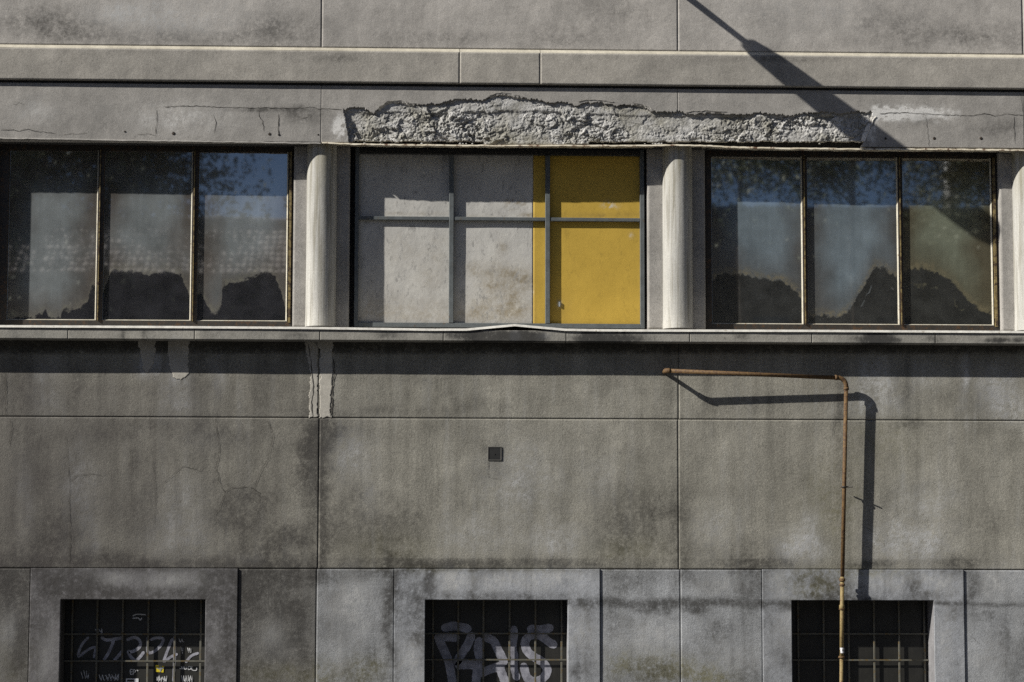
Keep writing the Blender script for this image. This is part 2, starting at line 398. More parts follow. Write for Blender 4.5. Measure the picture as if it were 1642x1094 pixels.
def m_column():
    m, t, b = mat('column_concrete'); g = NT(t); p = g.pos()
    c = g.mix(g.rng(g.noise(g.mapping(p, (6, 6, 1)), 1.4, 7, .6), .35, .65, 0, 1), (.48, .468, .435), (.36, .354, .333))
    c = g.mix(g.rng(g.noise(g.mapping(p, (34, 34, 1.1)), 1.0, 5, .7), .48, .64, 0, .85), c, (.215, .20, .16))
    # water stains near the head
    z = g.n('ShaderNodeSeparateXYZ'); g.l(p, z.inputs[0])
    head = g.rng(z.outputs[2], Z(330), Z(235), 0, .75)
    f = g.mth('MULTIPLY', head, g.rng(g.noise(g.mapping(p, (16, 16, 1.6)), 1.0, 5, .6), .42, .62, 0, 1))
    c = g.mix(f, c, (.27, .245, .165))
    c = g.mix(1.0, c, g.grey(g.rng(g.noise(p, 110, 3, .6), .3, .7, .86, 1.12)), 'MULTIPLY')
    g.l(c, b.inputs['Base Color']); b.inputs['Roughness'].default_value = .9
    n = g.bump(g.noise(p, 14, 4, .6), .004, .5)
    g.l(g.bump(g.noise(p, 130, 3, .6), .001, 1.0, n), b.inputs['Normal'])
    return m
MM['column'] = m_column()

# ------------------------------------------------------------------ mesh helpers
def add_obj(name, me, m, parent=None, smooth=False):
    o = bpy.data.objects.new(name, me); COL.objects.link(o)
    if m is not None: me.materials.append(m)
    if parent is not None: o.parent = parent
    if smooth:
        me.polygons.foreach_set('use_smooth', [True] * len(me.polygons))
    return o

def mesh(name, V, Fs):
    me = bpy.data.meshes.new(name); me.from_pydata([tuple(map(float, v)) for v in V], [], Fs); me.update(); return me

def tag(o, label=None, cat=None, group=None, kind=None):
    for k, v in (('label', label), ('category', cat), ('group', group), ('kind', kind)):
        if v: o[k] = v
    return o

def thing(name, loc=(0, 0, 0), **kw):
    o = bpy.data.objects.new(name, None); COL.objects.link(o); o.empty_display_size = .2
    o.location = loc
    return tag(o, **kw)

def child(name, me, m, parent, smooth=False, label=None):
    o = add_obj(name, me, m, None, smooth)
    o.parent = parent
    root = parent
    off = mathutils.Vector((0, 0, 0))
    while root is not None:
        off += root.location; root = root.parent
    o.location = -off            # meshes are written in world coordinates
    if label: o['label'] = label
    return o

class MB:
    def __init__(s): s.V = []; s.F = []
    def box(s, x0, x1, y0, y1, z0, z1):
        n = len(s.V)
        s.V += [(x0, y0, z0), (x1, y0, z0), (x1, y1, z0), (x0, y1, z0), (x0, y0, z1), (x1, y0, z1), (x1, y1, z1), (x0, y1, z1)]
        s.F += [[n + i for i in f] for f in ((0, 3, 2, 1), (4, 5, 6, 7), (0, 1, 5, 4), (1, 2, 6, 5), (2, 3, 7, 6), (3, 0, 4, 7))]
        return s
    def prism(s, poly, z0, z1):
        """poly: list of (x, y), extruded along z"""
        n = len(s.V); k = len(poly)
        s.V += [(x, y, z0) for x, y in poly] + [(x, y, z1) for x, y in poly]
        s.F += [[n + i, n + (i + 1) % k, n + k + (i + 1) % k, n + k + i] for i in range(k)]
        s.F += [[n + i for i in reversed(range(k))], [n + k + i for i in range(k)]]
        return s
    def prism_x(s, poly, x0, x1):
        n = len(s.V); k = len(poly)
        s.V += [(x0, y, z) for y, z in poly] + [(x1, y, z) for y, z in poly]
        s.F += [[n + i, n + k + i, n + k + (i + 1) % k, n + (i + 1) % k] for i in range(k)]
        s.F += [[n + i for i in range(k)], [n + k + i for i in reversed(range(k))]]
        return s
    def tube(s, pts, r, seg=12, cap=True):
        pts = [mathutils.Vector(p) for p in pts]; n0 = len(s.V); k = len(pts)
        rr = r if isinstance(r, (list, tuple)) else [r] * k
        prev = None
        for i, p in enumerate(pts):
            t = (pts[min(i + 1, k - 1)] - pts[max(i - 1, 0)]).normalized()
            if prev is None:
                a = mathutils.Vector((0, 0, 1)) if abs(t.z) < .9 else mathutils.Vector((1, 0, 0))
                nrm = t.cross(a).normalized()
            else:
                nrm = (prev - t * prev.dot(t)).normalized()
            prev = nrm; bn = t.cross(nrm)
            for j in range(seg):
                a = 2 * PI * j / seg
                s.V.append(tuple(p + (nrm * math.cos(a) + bn * math.sin(a)) * rr[i]))
        for i in range(k - 1):
            for j in range(seg):
                a = n0 + i * seg + j; b = n0 + i * seg + (j + 1) % seg
                s.F.append([a, b, b + seg, a + seg])
        if cap:
            s.F.append([n0 + j for j in reversed(range(seg))]); s.F.append([n0 + (k - 1) * seg + j for j in range(seg)])
        return s
    def build(s, name, m, parent, smooth=False, label=None):
        return child(name, mesh(name, s.V, s.F), m, parent, smooth, label)

def bevel(o, wd=.003, seg=1):
    md = o.modifiers.new('bevel', 'BEVEL'); md.width = wd; md.segments = seg; md.limit_method = 'ANGLE'
    return o

def sheet(name, x0, x1, z0, z1, y, m, parent, step=.013, thick=.03, mask=None, disp=None, attrs=None, label=None, keep=None, relief=.0012):
    """a slab front made of a fine grid with real side faces; mask(u, v) cuts cells out"""
    nx = max(1, int(math.ceil((x1 - x0) / step))); nz = max(1, int(math.ceil((z1 - z0) / step)))
    xs = np.linspace(x0, x1, nx + 1); zs = np.linspace(z0, z1, nz + 1)
    GX, GZ = np.meshgrid(xs, zs, indexing='ij')
    idx = np.arange((nx + 1) * (nz + 1)).reshape(nx + 1, nz + 1)
    q = np.stack([idx[:-1, :-1], idx[1:, :-1], idx[1:, 1:], idx[:-1, 1:]], -1).reshape(-1, 4)
    if mask is not None:
        cx = (GX[:-1, :-1] + GX[1:, 1:]) / 2; cz = (GZ[:-1, :-1] + GZ[1:, 1:]) / 2
        u, v = toPx(cx, cz, y)
        q = q[(~mask(u, v)).reshape(-1)]
    Y = np.full(GX.shape, float(y))
    if disp is not None: Y = Y + disp(GX, GZ)
    elif relief: Y = Y + relief * 2 * (fbm(GX * 2.2, GZ * 2.2, 31) - .5) * 2
    V = np.stack([GX, Y, GZ], -1).reshape(-1, 3)
    used, inv = np.unique(q, return_inverse=True)
    V = V[used]; q = inv.reshape(-1, 4); nv = len(V)
    e = np.concatenate([q[:, [0, 1]], q[:, [1, 2]], q[:, [2, 3]], q[:, [3, 0]]])
    key = e[:, 0].astype(np.int64) * nv + e[:, 1]; rev = e[:, 1].astype(np.int64) * nv + e[:, 0]
    be = e[~np.isin(key, rev)]
    bv, binv = np.unique(be, return_inverse=True); binv = binv.reshape(-1, 2)
    B = V[bv].copy(); B[:, 1] = y + thick
    sides = np.stack([be[:, 1], be[:, 0], nv + binv[:, 0], nv + binv[:, 1]], -1)
    AV = np.concatenate([V, B]); FF = np.concatenate([q, sides])
    me = bpy.data.meshes.new(name)
    me.vertices.add(len(AV)); me.vertices.foreach_set('co', AV.astype(np.float32).ravel())
    me.loops.add(FF.size); me.loops.foreach_set('vertex_index', FF.astype(np.int32).ravel())
    me.polygons.add(len(FF)); me.polygons.foreach_set('loop_start', np.arange(0, FF.size, 4, dtype=np.int32))
    me.update(calc_edges=True); me.validate()
    at = (attrs or stain_shade_dict)(AV[:, 0], AV[:, 2], y)
    for k, a in at.items():
        A = me.attributes.new(k, 'FLOAT', 'POINT'); A.data.foreach_set('value', np.asarray(a, np.float32))
    return child(name, me, m, parent, label=label)

def stain_shade_dict(x, z, d):
    a, b, c = stain_shade_attrs(x, z, d); return {'dirt': a, 'pale': b, 'olive': c, 'grime': _GR}

def ribbon(pts, wd, y, jitter=0.0, seed=0):
    """flat band through points (x, z) with width wd (number or list), facing -y"""
    pts = [np.array(p, float) for p in pts]; n = len(pts); V = []; Fs = []
    ws = wd if isinstance(wd, (list, tuple)) else [wd] * n
    for i in range(n):
        t = pts[min(i + 1, n - 1)] - pts[max(i - 1, 0)]; t /= max(1e-9, np.hypot(*t))
        nn = np.array([-t[1], t[0]])
        V += [(*(pts[i] + nn * ws[i] / 2),), (*(pts[i] - nn * ws[i] / 2),)]
    V = [(a, y, b) for a, b in V]
    for i in range(n - 1): Fs.append([2 * i, 2 * i + 1, 2 * i + 3, 2 * i + 2])
    return V, Fs

def fine(poly, step, jit, rnd):
    out = []
    for (a, b) in zip(poly[:-1], poly[1:]):
        L = math.hypot(b[0] - a[0], b[1] - a[1]); n = max(1, int(L / step))
        for i in range(n):
            t = i / n
            out.append((a[0] + (b[0] - a[0]) * t + rnd.uniform(-jit, jit), a[1] + (b[1] - a[1]) * t + rnd.uniform(-jit, jit)))
    out.append(poly[-1]); return out

# ------------------------------------------------------------------ ground, street
def plane(name, x0, x1, y0, y1, z, m):
    o = add_obj(name, mesh(name, [(x0, y0, z), (x1, y0, z), (x1, y1, z), (x0, y1, z)], [[0, 1, 2, 3]]), m)
    return tag(o, kind='structure')
plane('ground', -900, 900, -900, 900, -.15, MM['paving'])
plane('road', -300, 300, -16.2, -2.6, -.12, MM['asphalt'])
mb = MB().box(-60, 60, -2.42, .3, -.14, 0); o = add_obj('pavement', mesh('pavement', mb.V, mb.F), MM['paving']); tag(o, kind='structure')
mb = MB().box(-60, 60, -2.6, -2.42, -.14, .004); o = add_obj('kerb', mesh('kerb', mb.V, mb.F), MP['sill']); tag(o, kind='structure')
mb = MB().box(-60, 60, -22, -16.2, -.14, 0); o = add_obj('far_pavement', mesh('far_pavement', mb.V, mb.F), MM['paving']); tag(o, kind='structure')

# ------------------------------------------------------------------ the building
BLD = thing('concrete_building', (X(821), .2, 0), label='weathered grey plastered building with a band of windows between round columns', cat='building')
UL, UR = -900, 2600              # ends of the building in photo pixels
XL, XR = X(UL), X(UR)
zLedge, zBand, zLint = Z(81), Z(136), Z(230.5)
zSill, zJ1, zJ2 = Z(547, d=-.165), Z(671.5), Z(912.8)
zTop = Z(-620)
GAP = .0019

# dark mass behind the slabs
core = MB()
core.box(XL, XR, .028, 6, zLedge, zTop - .01)
core.box(XL, XR, .10, 6, zLint + .004, zLedge)
core.box(XL, XR, .028, 6, zJ2, Z(533, d=0) - .02)
core.box(XL, XR, .42, 6, Z(533) - .02, zLint + .004)
core.box(XL, XR, .42, 6, 0, zJ2)
wins = [(97, 329), (681, 911), (1270, 1497)]        # basement openings
edges = [XL]
for a, b in wins: edges += [X(a, 1000) + .0, X(b, 1000) + .0]
edges.append(XR)
for i in range(0, len(edges), 2): core.box(edges[i] - (0 if i == 0 else -.01), edges[i + 1] - .01, .028, .42, 0, zJ2)
for a, b in wins: core.box(X(a, 1000) - .01, X(b, 1000) + .01, .028, .42, Z(963) + .002, zJ2)
core.build('wall_core', MM['soot'], BLD)

cols = lambda lst: list(zip(lst[:-1], lst[1:]))
# upper wall
UJ = [UL, -57, 516, 1087, 1640, UR]
for a, b in cols(UJ):
    fine_ = .013 if b > 0 and a < 1642 and a >= -60 else .05
    sheet('wall_panel', X(a, 40) + GAP, X(b, 40) - GAP, zLedge + .008, Z(-90), .0, MP['upper'], BLD, step=.014 if a > -100 and b < 1700 else .03)
    mbx = MB().box(X(a, 40) + GAP, X(b, 40) - GAP, .0, .03, Z(-90) + .008, zTop); mbx.build('wall_panel', MP['upper'], BLD)
# ledge: sloping top, then the proud band
PB = .034
BJ = [UL, -200, 737, 866, 1700, UR]
for a, b in cols(BJ):
    x0, x1 = X(a, 110) + .002, X(b, 110) - .002
    o = MB().prism_x([(-PB, zLedge - .026), (-PB + .003, zLedge - .020), (-.002, zLedge + .006), (.02, zLedge + .006), (.02, zLedge - .026)], x0, x1)
    o.build('band_ledge', MP['ledge'], BLD)
    sheet('band_panel', x0, x1, zBand, zLedge - .0262, -PB, MP['band'], BLD, step=.014, thick=.05)
# drip groove under the band
MB().box(XL, XR, .012, .03, zBand - .022, zBand + .02).build('drip_groove', MM['soot'], BLD)

# fascia with the broken patch
HOLE_TOP = [(545, 175), (552, 176), (575, 172), (600, 181), (612, 170), (622, 162), (640, 164), (668, 168), (690, 166), (702, 169), (720, 161), (745, 160), (778, 160), (788, 154), (800, 152), (838, 158), (860, 160), (880, 164),
            (918, 166), (926, 172), (940, 164), (965, 164), (985, 170), (1000, 168), (1022, 168), (1034, 172), (1046, 179), (1087, 179), (1110, 183), (1150, 181), (1190, 184), (1222, 181), (1260, 185), (1310, 180), (1345, 182), (1380, 179), (1408, 180)]
def hole(u, v):
    top = interp(HOLE_TOP, u) + 5 * (fbm(u / 7, v / 50, 41) - .5) + 3 * (vn(u / 2.2, v / 3, 43) - .5)
    left = 551 + (v - 178) * .17 + 4 * (fbm(v / 6, u / 60, 44) - .5)
    right = 1402 - (v - 180) * .36 + 8 * (fbm(v / 7, u / 60, 45) - .5)
    return (v > top) & (u > left) & (u < right)
zF0, zF1 = zLint - .002, zBand - .022
FJ = [UL, -57, 515, 1087, 1642, UR]
def fascia_attrs(x, z, d):
    a, b, c = stain_shade_attrs(x, z, d); u, v = toPx(x, z, d)
    # fresh white plaster along the crack on the right and at the left end of the break
    line = 181 + (u - 1400) * .018
    b = b + 2.2 * np.exp(-((v - line) / (6 + 5 * fbm(u / 14, v / 9, 61))) ** 2) * np.clip((u - 1396) / 12, 0, 1) * np.clip((1545 - u) / 90, 0, 1) * np.clip(fbm(u / 9, v / 5, 62) * 2.2 - .45, 0, 1)
    b = b + 1.6 * np.exp(-(((u - 546) / 10) ** 2 + ((v - 205) / 16) ** 2)) * np.clip(fbm(u / 6, v / 6, 63) * 3 - 1, 0, 1)
    b = b + 1.5 * np.exp(-(((u - 1396) / 9) ** 2 + ((v - 203) / 18) ** 2)) * np.clip(fbm(u / 5, v / 8, 64) * 3 - .9, 0, 1)
    return {'dirt': a, 'pale': b, 'olive': c}
for a, b in cols(FJ):
    inview = a > -100 and b < 1700
    sheet('fascia_panel', X(a, 190) + GAP * .8, X(b, 190) - GAP * .8, zF0, zF1, .0, MP['fascia'], BLD, step=.006 if inview else .03, thick=.11, mask=hole if inview else None, attrs=fascia_attrs)

def facets(x, y, seed):
    xi = np.floor(x).astype(int); yi = np.floor(y).astype(int)
    best = np.full(np.shape(x), 9.0); val = np.zeros(np.shape(x)); dx0 = np.zeros(np.shape(x)); dy0 = np.zeros(np.shape(x)); t1 = np.zeros(np.shape(x)); t2 = np.zeros(np.shape(x))
    for i in (-1, 0, 1):
        for j in (-1, 0, 1):
            cx = xi + i; cy = yi + j
            ex = x - cx - _T[(cx + seed) & 255, cy & 255]; ey = y - cy - _T[cx & 255, (cy + 91 + seed) & 255]
            d = np.hypot(ex, ey); k = d < best
            best = np.where(k, d, best); dx0 = np.where(k, ex, dx0); dy0 = np.where(k, ey, dy0)
            val = np.where(k, _T[(cx + 47) & 255, (cy + 13 + seed) & 255], val)
            t1 = np.where(k, _T[(cx + 147) & 255, (cy + 33 + seed) & 255] - .5, t1); t2 = np.where(k, _T[(cx + 77) & 255, (cy + 113 + seed) & 255] - .5, t2)
    return (val - .5) + 1.5 * (t1 * dx0 + t2 * dy0)
def broken_disp(x, z):
    u, v = toPx(x, z, .03)
    wx = x + .05 * (fbm(x * 9, z * 9, 70) - .5) + .02 * (fbm(x * 40, z * 40, 73) - .5); wz = z + .05 * (fbm(x * 9, z * 9, 71) - .5) + .02 * (fbm(x * 40, z * 40, 74) - .5)
    h = .026 * facets(wx * 8, wz * 13, 3) + .012 * facets(wx * 20 + wz * 5, wz * 30, 9) + .0045 * facets(wx * 55, wz * 60, 19) + .006 * (fbm(x * 70, z * 70, 72, 3) - .5)
    lo = np.clip((v - interp([(540, 178), (620, 180), (700, 181), (800, 176), (900, 179), (1000, 184), (1100, 186), (1420, 186)], u) - 6 * (fbm(u / 12, v / 12, 88) - .5)) / 3, 0, 1)
    A = .22 + 1.1 * np.clip((fbm(x * 2.6, z * 5, 85) - .32) * 3.2, 0, 1)
    A = A * (.35 + .65 * lo)
    r2_ = 1 - np.abs(2 * fbm(wx * 30, wz * 34, 89, 3) - 1)
    return -.005 + .006 * lo + .80 * h * A + .012 * np.clip(r2_ - .86, 0, 1) * 7 * A + .010 * (fbm(x * 2, z * 4, 86) - .5) * lo

def broken_mask(u, v):
    low = 227 - 2.5 * (fbm(u / 12, v * 0, 81) - .5) * 2
    low = np.where((u > 775) & (u < 945), 231, low)
    return (v > low) | (u < 544) | (u > 1412) | (v < interp(HOLE_TOP, u) - 10)
sheet('broken_concrete', X(540, 190, .03), X(1416, 190, .03), Z(234), Z(146), .022, MM['broken'], BLD, step=.0052, thick=.03, mask=broken_mask, disp=broken_disp, attrs=lambda x, z, d: {}, label='long ragged strip of rough pale concrete where the plaster broke off')

# flakes of render that curl off along the upper edge of the break
rf = random.Random(3)
for (pts, ww) in [([(786, 155), (800, 150.5), (815, 152), (838, 157)], 4), ([(607, 176), (622, 164), (640, 163), (664, 169)], 3.5), ([(928, 164), (950, 161), (985, 165)], 3), ([(1015, 166), (1030, 169), (1048, 178)], 3.5),
                  ([(1402, 186), (1392, 205), (1384, 226)], 7), ([(1100, 181), (1130, 179), (1165, 180)], 2.5)]:
    pl = [P(u, v, 0)[[0, 2]] for u, v in fine(pts, 4, .8, rf)]
    V1, _ = ribbon(pl, [ww * S * rf.uniform(.6, 1.2) for _ in pl], -.002); n = len(V1)
    V2 = [(x + rf.uniform(-.001, .001), .010 if i % 2 else -.006, z) for i, (x, y, z) in enumerate(V1)]
    Fq = [[2 * i, 2 * i + 1, 2 * i + 3, 2 * i + 2] for i in range(n // 2 - 1)]
    V3 = [(x, y + .006, z - .004) for x, y, z in V2]
    FF = Fq + [[n + k for k in reversed(f)] for f in Fq] + [[2 * i, 2 * i + 2, n + 2 * i + 2, n + 2 * i] for i in range(n // 2 - 1)] + [[2 * i + 3, 2 * i + 1, n + 2 * i + 1, n + 2 * i + 3] for i in range(n // 2 - 1)]
    child('plaster_flake', mesh('plaster_flake', V2 + V3, FF), MP['whiteplaster'], BLD)

# soffit over the windows, colour darkened to stand for lintel shade
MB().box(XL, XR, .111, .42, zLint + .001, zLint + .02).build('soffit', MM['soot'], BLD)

def strip(name, line, y0, y1, h, m, label=None, seed=0, wob=.4, jag=.18):
    """thin folded metal along a photo line, from front y0 back to y1"""
    rnd = random.Random(seed); V = []; Fs = []
    pts = fine(line, 7, 0, rnd)
    for (u, v) in pts:
        p = P(u, v + rnd.uniform(-wob, wob), y0); hh = h * (1 + jag * rnd.uniform(-1, 1))
        V += [(p[0], y0 - .45 * hh, p[2] - hh / 2), (p[0], y0, p[2] + hh / 2), (p[0], y1, p[2] + hh / 2 + .004), (p[0], y0 - .45 * hh + .003, p[2] - hh / 2 - .001), (p[0], y0 + .003, p[2] + hh / 2 - .003), (p[0], y1, p[2] + hh / 2 + .001)]
    for i in range(len(pts) - 1):
        a = 6 * i; b = a + 6
        Fs += [[a, b, b + 1, a + 1], [a + 1, b + 1, b + 2, a + 2], [a + 3, a + 4, b + 4, b + 3], [a + 4, a + 5, b + 5, b + 4], [a, a + 3, b + 3, b]]
    return child(name, mesh(name, V, Fs), m, BLD, label=label)

strip('lintel_flashing', [(UL, 214), (0, 221.5), (200, 225), (400, 228), (514, 229.8)], -.004, .03, .009, MP['fascia'], seed=4, label='thin grey edge strip under the left part of the lintel')
strip('lintel_flashing', [(516, 229), (560, 231), (640, 232.3), (720, 233.2), (800, 233.6), (900, 233.4), (1000, 233.6), (1090, 232.8), (1130, 233.6), (1170, 236), (1250, 238), (1330, 238.6), (1420, 239.4), (1520, 239.5), (1642, 241), (UR, 245)], -.012, .14, .013, MM['flashwhite'], seed=5, label='bent rust flecked white metal strip hanging under the broken lintel')
for (u, v) in [(520, 230), (545, 231)]: pass
# crumbs that lie on the bent strip
rc = random.Random(8)
for k in range(16):
    u = rc.choice([rc.uniform(560, 780), rc.uniform(950, 1390), 1050 + rc.gauss(0, 6)])
    p = P(u, 230.5, .0); r = rc.uniform(.004, .011); mbb = MB()
    V = []; Fc = []
    for i in range(4):
        for j in range(5):
            a = 2 * PI * j / 5; q = r * rc.uniform(.6, 1.1) * math.sin((i + .5) / 4 * PI)
            V.append((p[0] + q * 1.5 * math.cos(a), .004 + q * math.sin(a), p[2] + r * .8 * math.cos((i + .5) / 4 * PI)))
    for i in range(3):
        for j in range(5): Fc.append([i * 5 + j, i * 5 + (j + 1) % 5, i * 5 + 5 + (j + 1) % 5, i * 5 + 5 + j])
    Fc += [[4, 3, 2, 1, 0], [15, 16, 17, 18, 19]]
    child('concrete_crumb', mesh('crumb', V, Fc), MM['broken'], BLD)

# ---------------- sill
PS = .165
SJ = [UL, -280, -84, 109, 312, 513, 711, 908, 1106, 1302, 1500, 1700, UR]
zS1 = Z(530.0, d=-PS)
for a, b in cols(SJ):
    inv = a > -100 and b < 1710
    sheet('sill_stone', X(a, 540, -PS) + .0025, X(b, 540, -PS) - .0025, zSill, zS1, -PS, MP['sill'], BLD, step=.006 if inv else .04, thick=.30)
MB().box(XL, XR, -PS + .02, .1, zSill + .001, zS1 - .004).build('sill_bed', MM['soot'], BLD)
strip('sill_flashing', [(UL, 519.6), (0, 523.3), (250, 524.6), (500, 526.2), (600, 527.6), (690, 528.9), (748, 528.7), (825, 521.6), (826.5, 521.7), (906, 529.0), (960, 529.8), (1020, 530.2), (1115, 530.4), (1300, 530.8), (1642, 532.6), (UR, 535)], -PS - .004, .40, .019, MM['zinc'], seed=6, wob=.03, jag=.02, label='pale metal cover strip on the sill, kinked upward in the middle')

# ---------------- columns and pilasters
dPil, rCol = .165, .122
zc0 = Z(524, d=0.04); zc1 = zLint + .002
COLS = [-58, 514.5, 1087.5, 1651, 2215]
cx_list = []
for k, u in enumerate(COLS):
    if u > UR: continue
    cx = X(u, 400, dPil - .05); cx_list.append(cx)
    V = []; Fs = []; seg = 48; nz = 40
    for i in range(nz + 1):
        z = zc0 + (zc1 - zc0) * i / nz
        for j in range(seg):
            a = 2 * PI * j / seg
            r = rCol * (1 + .010 * (vn(j / 5.0, i / 7.0, k) - .5)) + (.003 if i < 2 else 0)
            V.append((cx + r * math.sin(a), dPil + r * math.cos(a), z))
    for i in range(nz):
        for j in range(seg):
            a = i * seg + j; b = i * seg + (j + 1) % seg
            Fs.append([b, a, a + seg, b + seg])
    child('column', mesh('column', V, Fs), MM['column'], BLD, smooth=True)
PIL = [(-82, -10), (470, 560), (1038.5, 1131), (1604.5, 1700)]
for a, b in PIL:
    o = sheet('pilaster', X(a, 400, dPil), X(b, 400, dPil), zc0, zc1, dPil, MP['fascia'], BLD, step=.02, thick=.24)

# ---------------- lower wall
J1 = [UL, -70, 511, 1088, 1660, UR]
for a, b in cols(J1):
    inv = a > -100 and b < 1700
    st = .013 if inv else .04
    xa, xb = X(a, 620), X(b, 620)
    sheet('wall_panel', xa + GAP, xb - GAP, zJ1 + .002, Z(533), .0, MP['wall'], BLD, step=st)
    sheet('wall_panel', X(a, 800) + GAP, X(b, 800) - GAP, zJ2 + .0025, zJ1 - .002, .0, MP['wall'], BLD, step=st)
SURR = [(49.5, 381.5), (632.5, 962), (1222.2, 1545)]
zB0 = 0.0
BP = [(UL, -70), (-70, 49.5), (381.5, 508), (508, 632.5), (962, 1091), (1091, 1222.2), (1545, 1665), (1665, UR)]
for a, b in BP:
    inv = a > -100 and b < 1700
    sheet('wall_panel', X(a, 930) + GAP * .7, X(b, 930) - GAP * .7, zB0, zJ2 - .002, .0 if a not in (381.5,) else .002, MP['base_dark' if a in (-70, 381.5) else 'base'], BLD, step=.013 if inv else .05)
zW1 = Z(962.7)
zWb = Z(1172)
for (a, b), (wa, wb) in zip(SURR, wins):
    x0, x1, wx0, wx1 = X(a, 930), X(b, 930), X(wa, 1000), X(wb, 1000)
    def msk(u, v, wx0=wx0, wx1=wx1):
        x, z = P0x(u, v); return (x > wx0) & (x < wx1) & (z < zW1) & (z > zWb)
    def P0x(u, v):
        D0 = _f[0] * F + RT[0] * (u - 821) - UP[0] * (v - 547); D1 = _f[1] * F + RT[1] * (u - 821) - UP[1] * (v - 547); D2 = _f[2] * F + RT[2] * (u - 821) - UP[2] * (v - 547)
        t = (-.010 - CAM[1]) / D1
        return CAM[0] + D0 * t, CAM[2] + D2 * t
    sheet('window_surround', x0, x1, zB0, zJ2 + .001, -.010, MP['surround_dark' if wa < 100 else 'surround'], BLD, step=.006, thick=.04, mask=msk, disp=lambda x, z: .0012 * (fbm(x * 2.2, z * 2.2, 31) - .5) * 2)

# patches of newer plaster under the sill (thin raised skim coats with ragged edges)
def patch(poly, y=-.003, seed=1, lab=None):
    us = [p[0] for p in poly]; vs = [p[1] for p in poly]
    pu = np.array(us + us[:1], float); pv = np.array(vs + vs[:1], float)
    def msk(u, v):
        u2 = u + 6 * (fbm(u / 7, v / 7, seed) - .5); v2 = v + 6 * (fbm(u / 7, v / 7, seed + 1) - .5)
        ins = np.zeros(u.shape, bool)
        for i in range(len(poly)):
            x1, y1, x2, y2 = pu[i], pv[i], pu[i + 1], pv[i + 1]
            c = ((y1 > v2) != (y2 > v2)) & (u2 < (x2 - x1) * (v2 - y1) / (y2 - y1 + 1e-9) + x1)
            ins ^= c
        return ~ins
    return sheet('plaster_patch', X(min(us) - 8, 600), X(max(us) + 8, 600), Z(max(vs) + 6), min(Z(min(vs) - 6), Z(534)), y, MP['patch'], BLD, step=.0055, thick=.006, mask=msk, relief=.0004, label=lab, attrs=lambda x, z, d: {})
patch([(498, 540), (534, 540), (532, 575), (535, 600), (530, 630), (531, 669), (513, 669), (513, 600), (513, 560)], seed=2, lab='pale skim patch right of the joint under the sill')
patch([(488, 540), (509.5, 540), (509.5, 669), (496, 669), (496, 640), (498, 600), (493, 575)], seed=3)
patch([(222, 545), (250, 545), (247, 580), (238, 600), (230, 592), (226, 580)], seed=5)
patch([(268, 545), (303, 545), (302, 600), (290, 608), (279, 606), (272, 590)], seed=6)

# cracks
CR = [
    ([(534, 575), (537, 600), (532, 625), (533, 645), (530, 668)], 2.6), ([(498, 575), (501, 600), (503, 620), (500, 645), (502, 668)], 2.6), ([(495, 552), (498, 575)], 2.0),
    ([(8, 600), (9, 640), (8, 668)], 1.5), ([(16, 672), (19, 690), (16, 702), (14, 715)], 1.2),
    ([(108, 745), (112, 770), (110, 800), (112, 850), (111, 905)], 1.1), ([(112, 770), (125, 762), (150, 760), (165, 764)], 0.8), ([(105, 700), (109, 745)], .8),
    ([(345, 672), (352, 720), (346, 750), (354, 780), (361, 789), (372, 782), (400, 781), (415, 790), (416, 806)], 1.2), ([(407, 783), (418, 755), (430, 735), (437, 700), (430, 675)], 0.9), ([(361, 789), (352, 815), (344, 825)], 0.8),
    ([(261, 775), (275, 765), (290, 748), (305, 750), (320, 755), (333, 742)], .8), ([(245, 740), (250, 800), (247, 840)], .7), ([(209, 720), (211, 760)], .8), ([(180, 670), (180, 684)], 1.0),
    ([(430, 672), (431, 690), (436, 720)], .7), ([(800, 640), (801, 672)], .8), ([(783, 735), (783, 765), (800, 768)], .7), ([(700, 740), (703, 800)], .5),
    ([(250, 176), (252, 195), (249, 205), (250, 216)], 1.4), ([(220, 216), (235, 214), (250, 217)], 1.0), ([(343, 184), (346, 197), (343, 213)], 1.3), ([(416, 175), (415, 186), (421, 194), (423, 211)], 1.3), ([(447, 183), (446, 200), (447, 217)], 2.2),
    ([(262, 171), (310, 170), (380, 173), (430, 173), (470, 174), (500, 172), (512, 175), (530, 174), (548, 176)], 1.4), ([(0, 209), (22, 208), (30, 211), (46, 207), (60, 211), (90, 214)], 1.2),
    ([(100, 216), (140, 214)], .8), ([(480, 192), (495, 187)], 1.0), ([(20, 167), (26, 169), (31, 165), (38, 168)], .9),
    ([(1410, 182), (1450, 181), (1500, 184), (1560, 186), (1578, 182), (1596, 186), (1615, 183), (1642, 185)], 1.3), ([(1485, 190), (1488, 214), (1490, 235)], .8), ([(1627, 186), (1626, 205), (1628, 232)], 1.4), ([(1612, 100), (1622, 116), (1628, 130), (1634, 142)], .9), ([(1636, 150), (1640, 180)], .8),
    ([(235, 540), (236, 548)], 1.2), ([(1048, 538), (1050, 548)], 1.0), ([(1335, 700), (1338, 672)], .8), ([(1372, 680), (1385, 675)], .6), ([(1555, 1020), (1575, 1035)], .5), ([(645, 962), (680, 958)], .7), ([(930, 1030), (940, 1015)], .6),
]
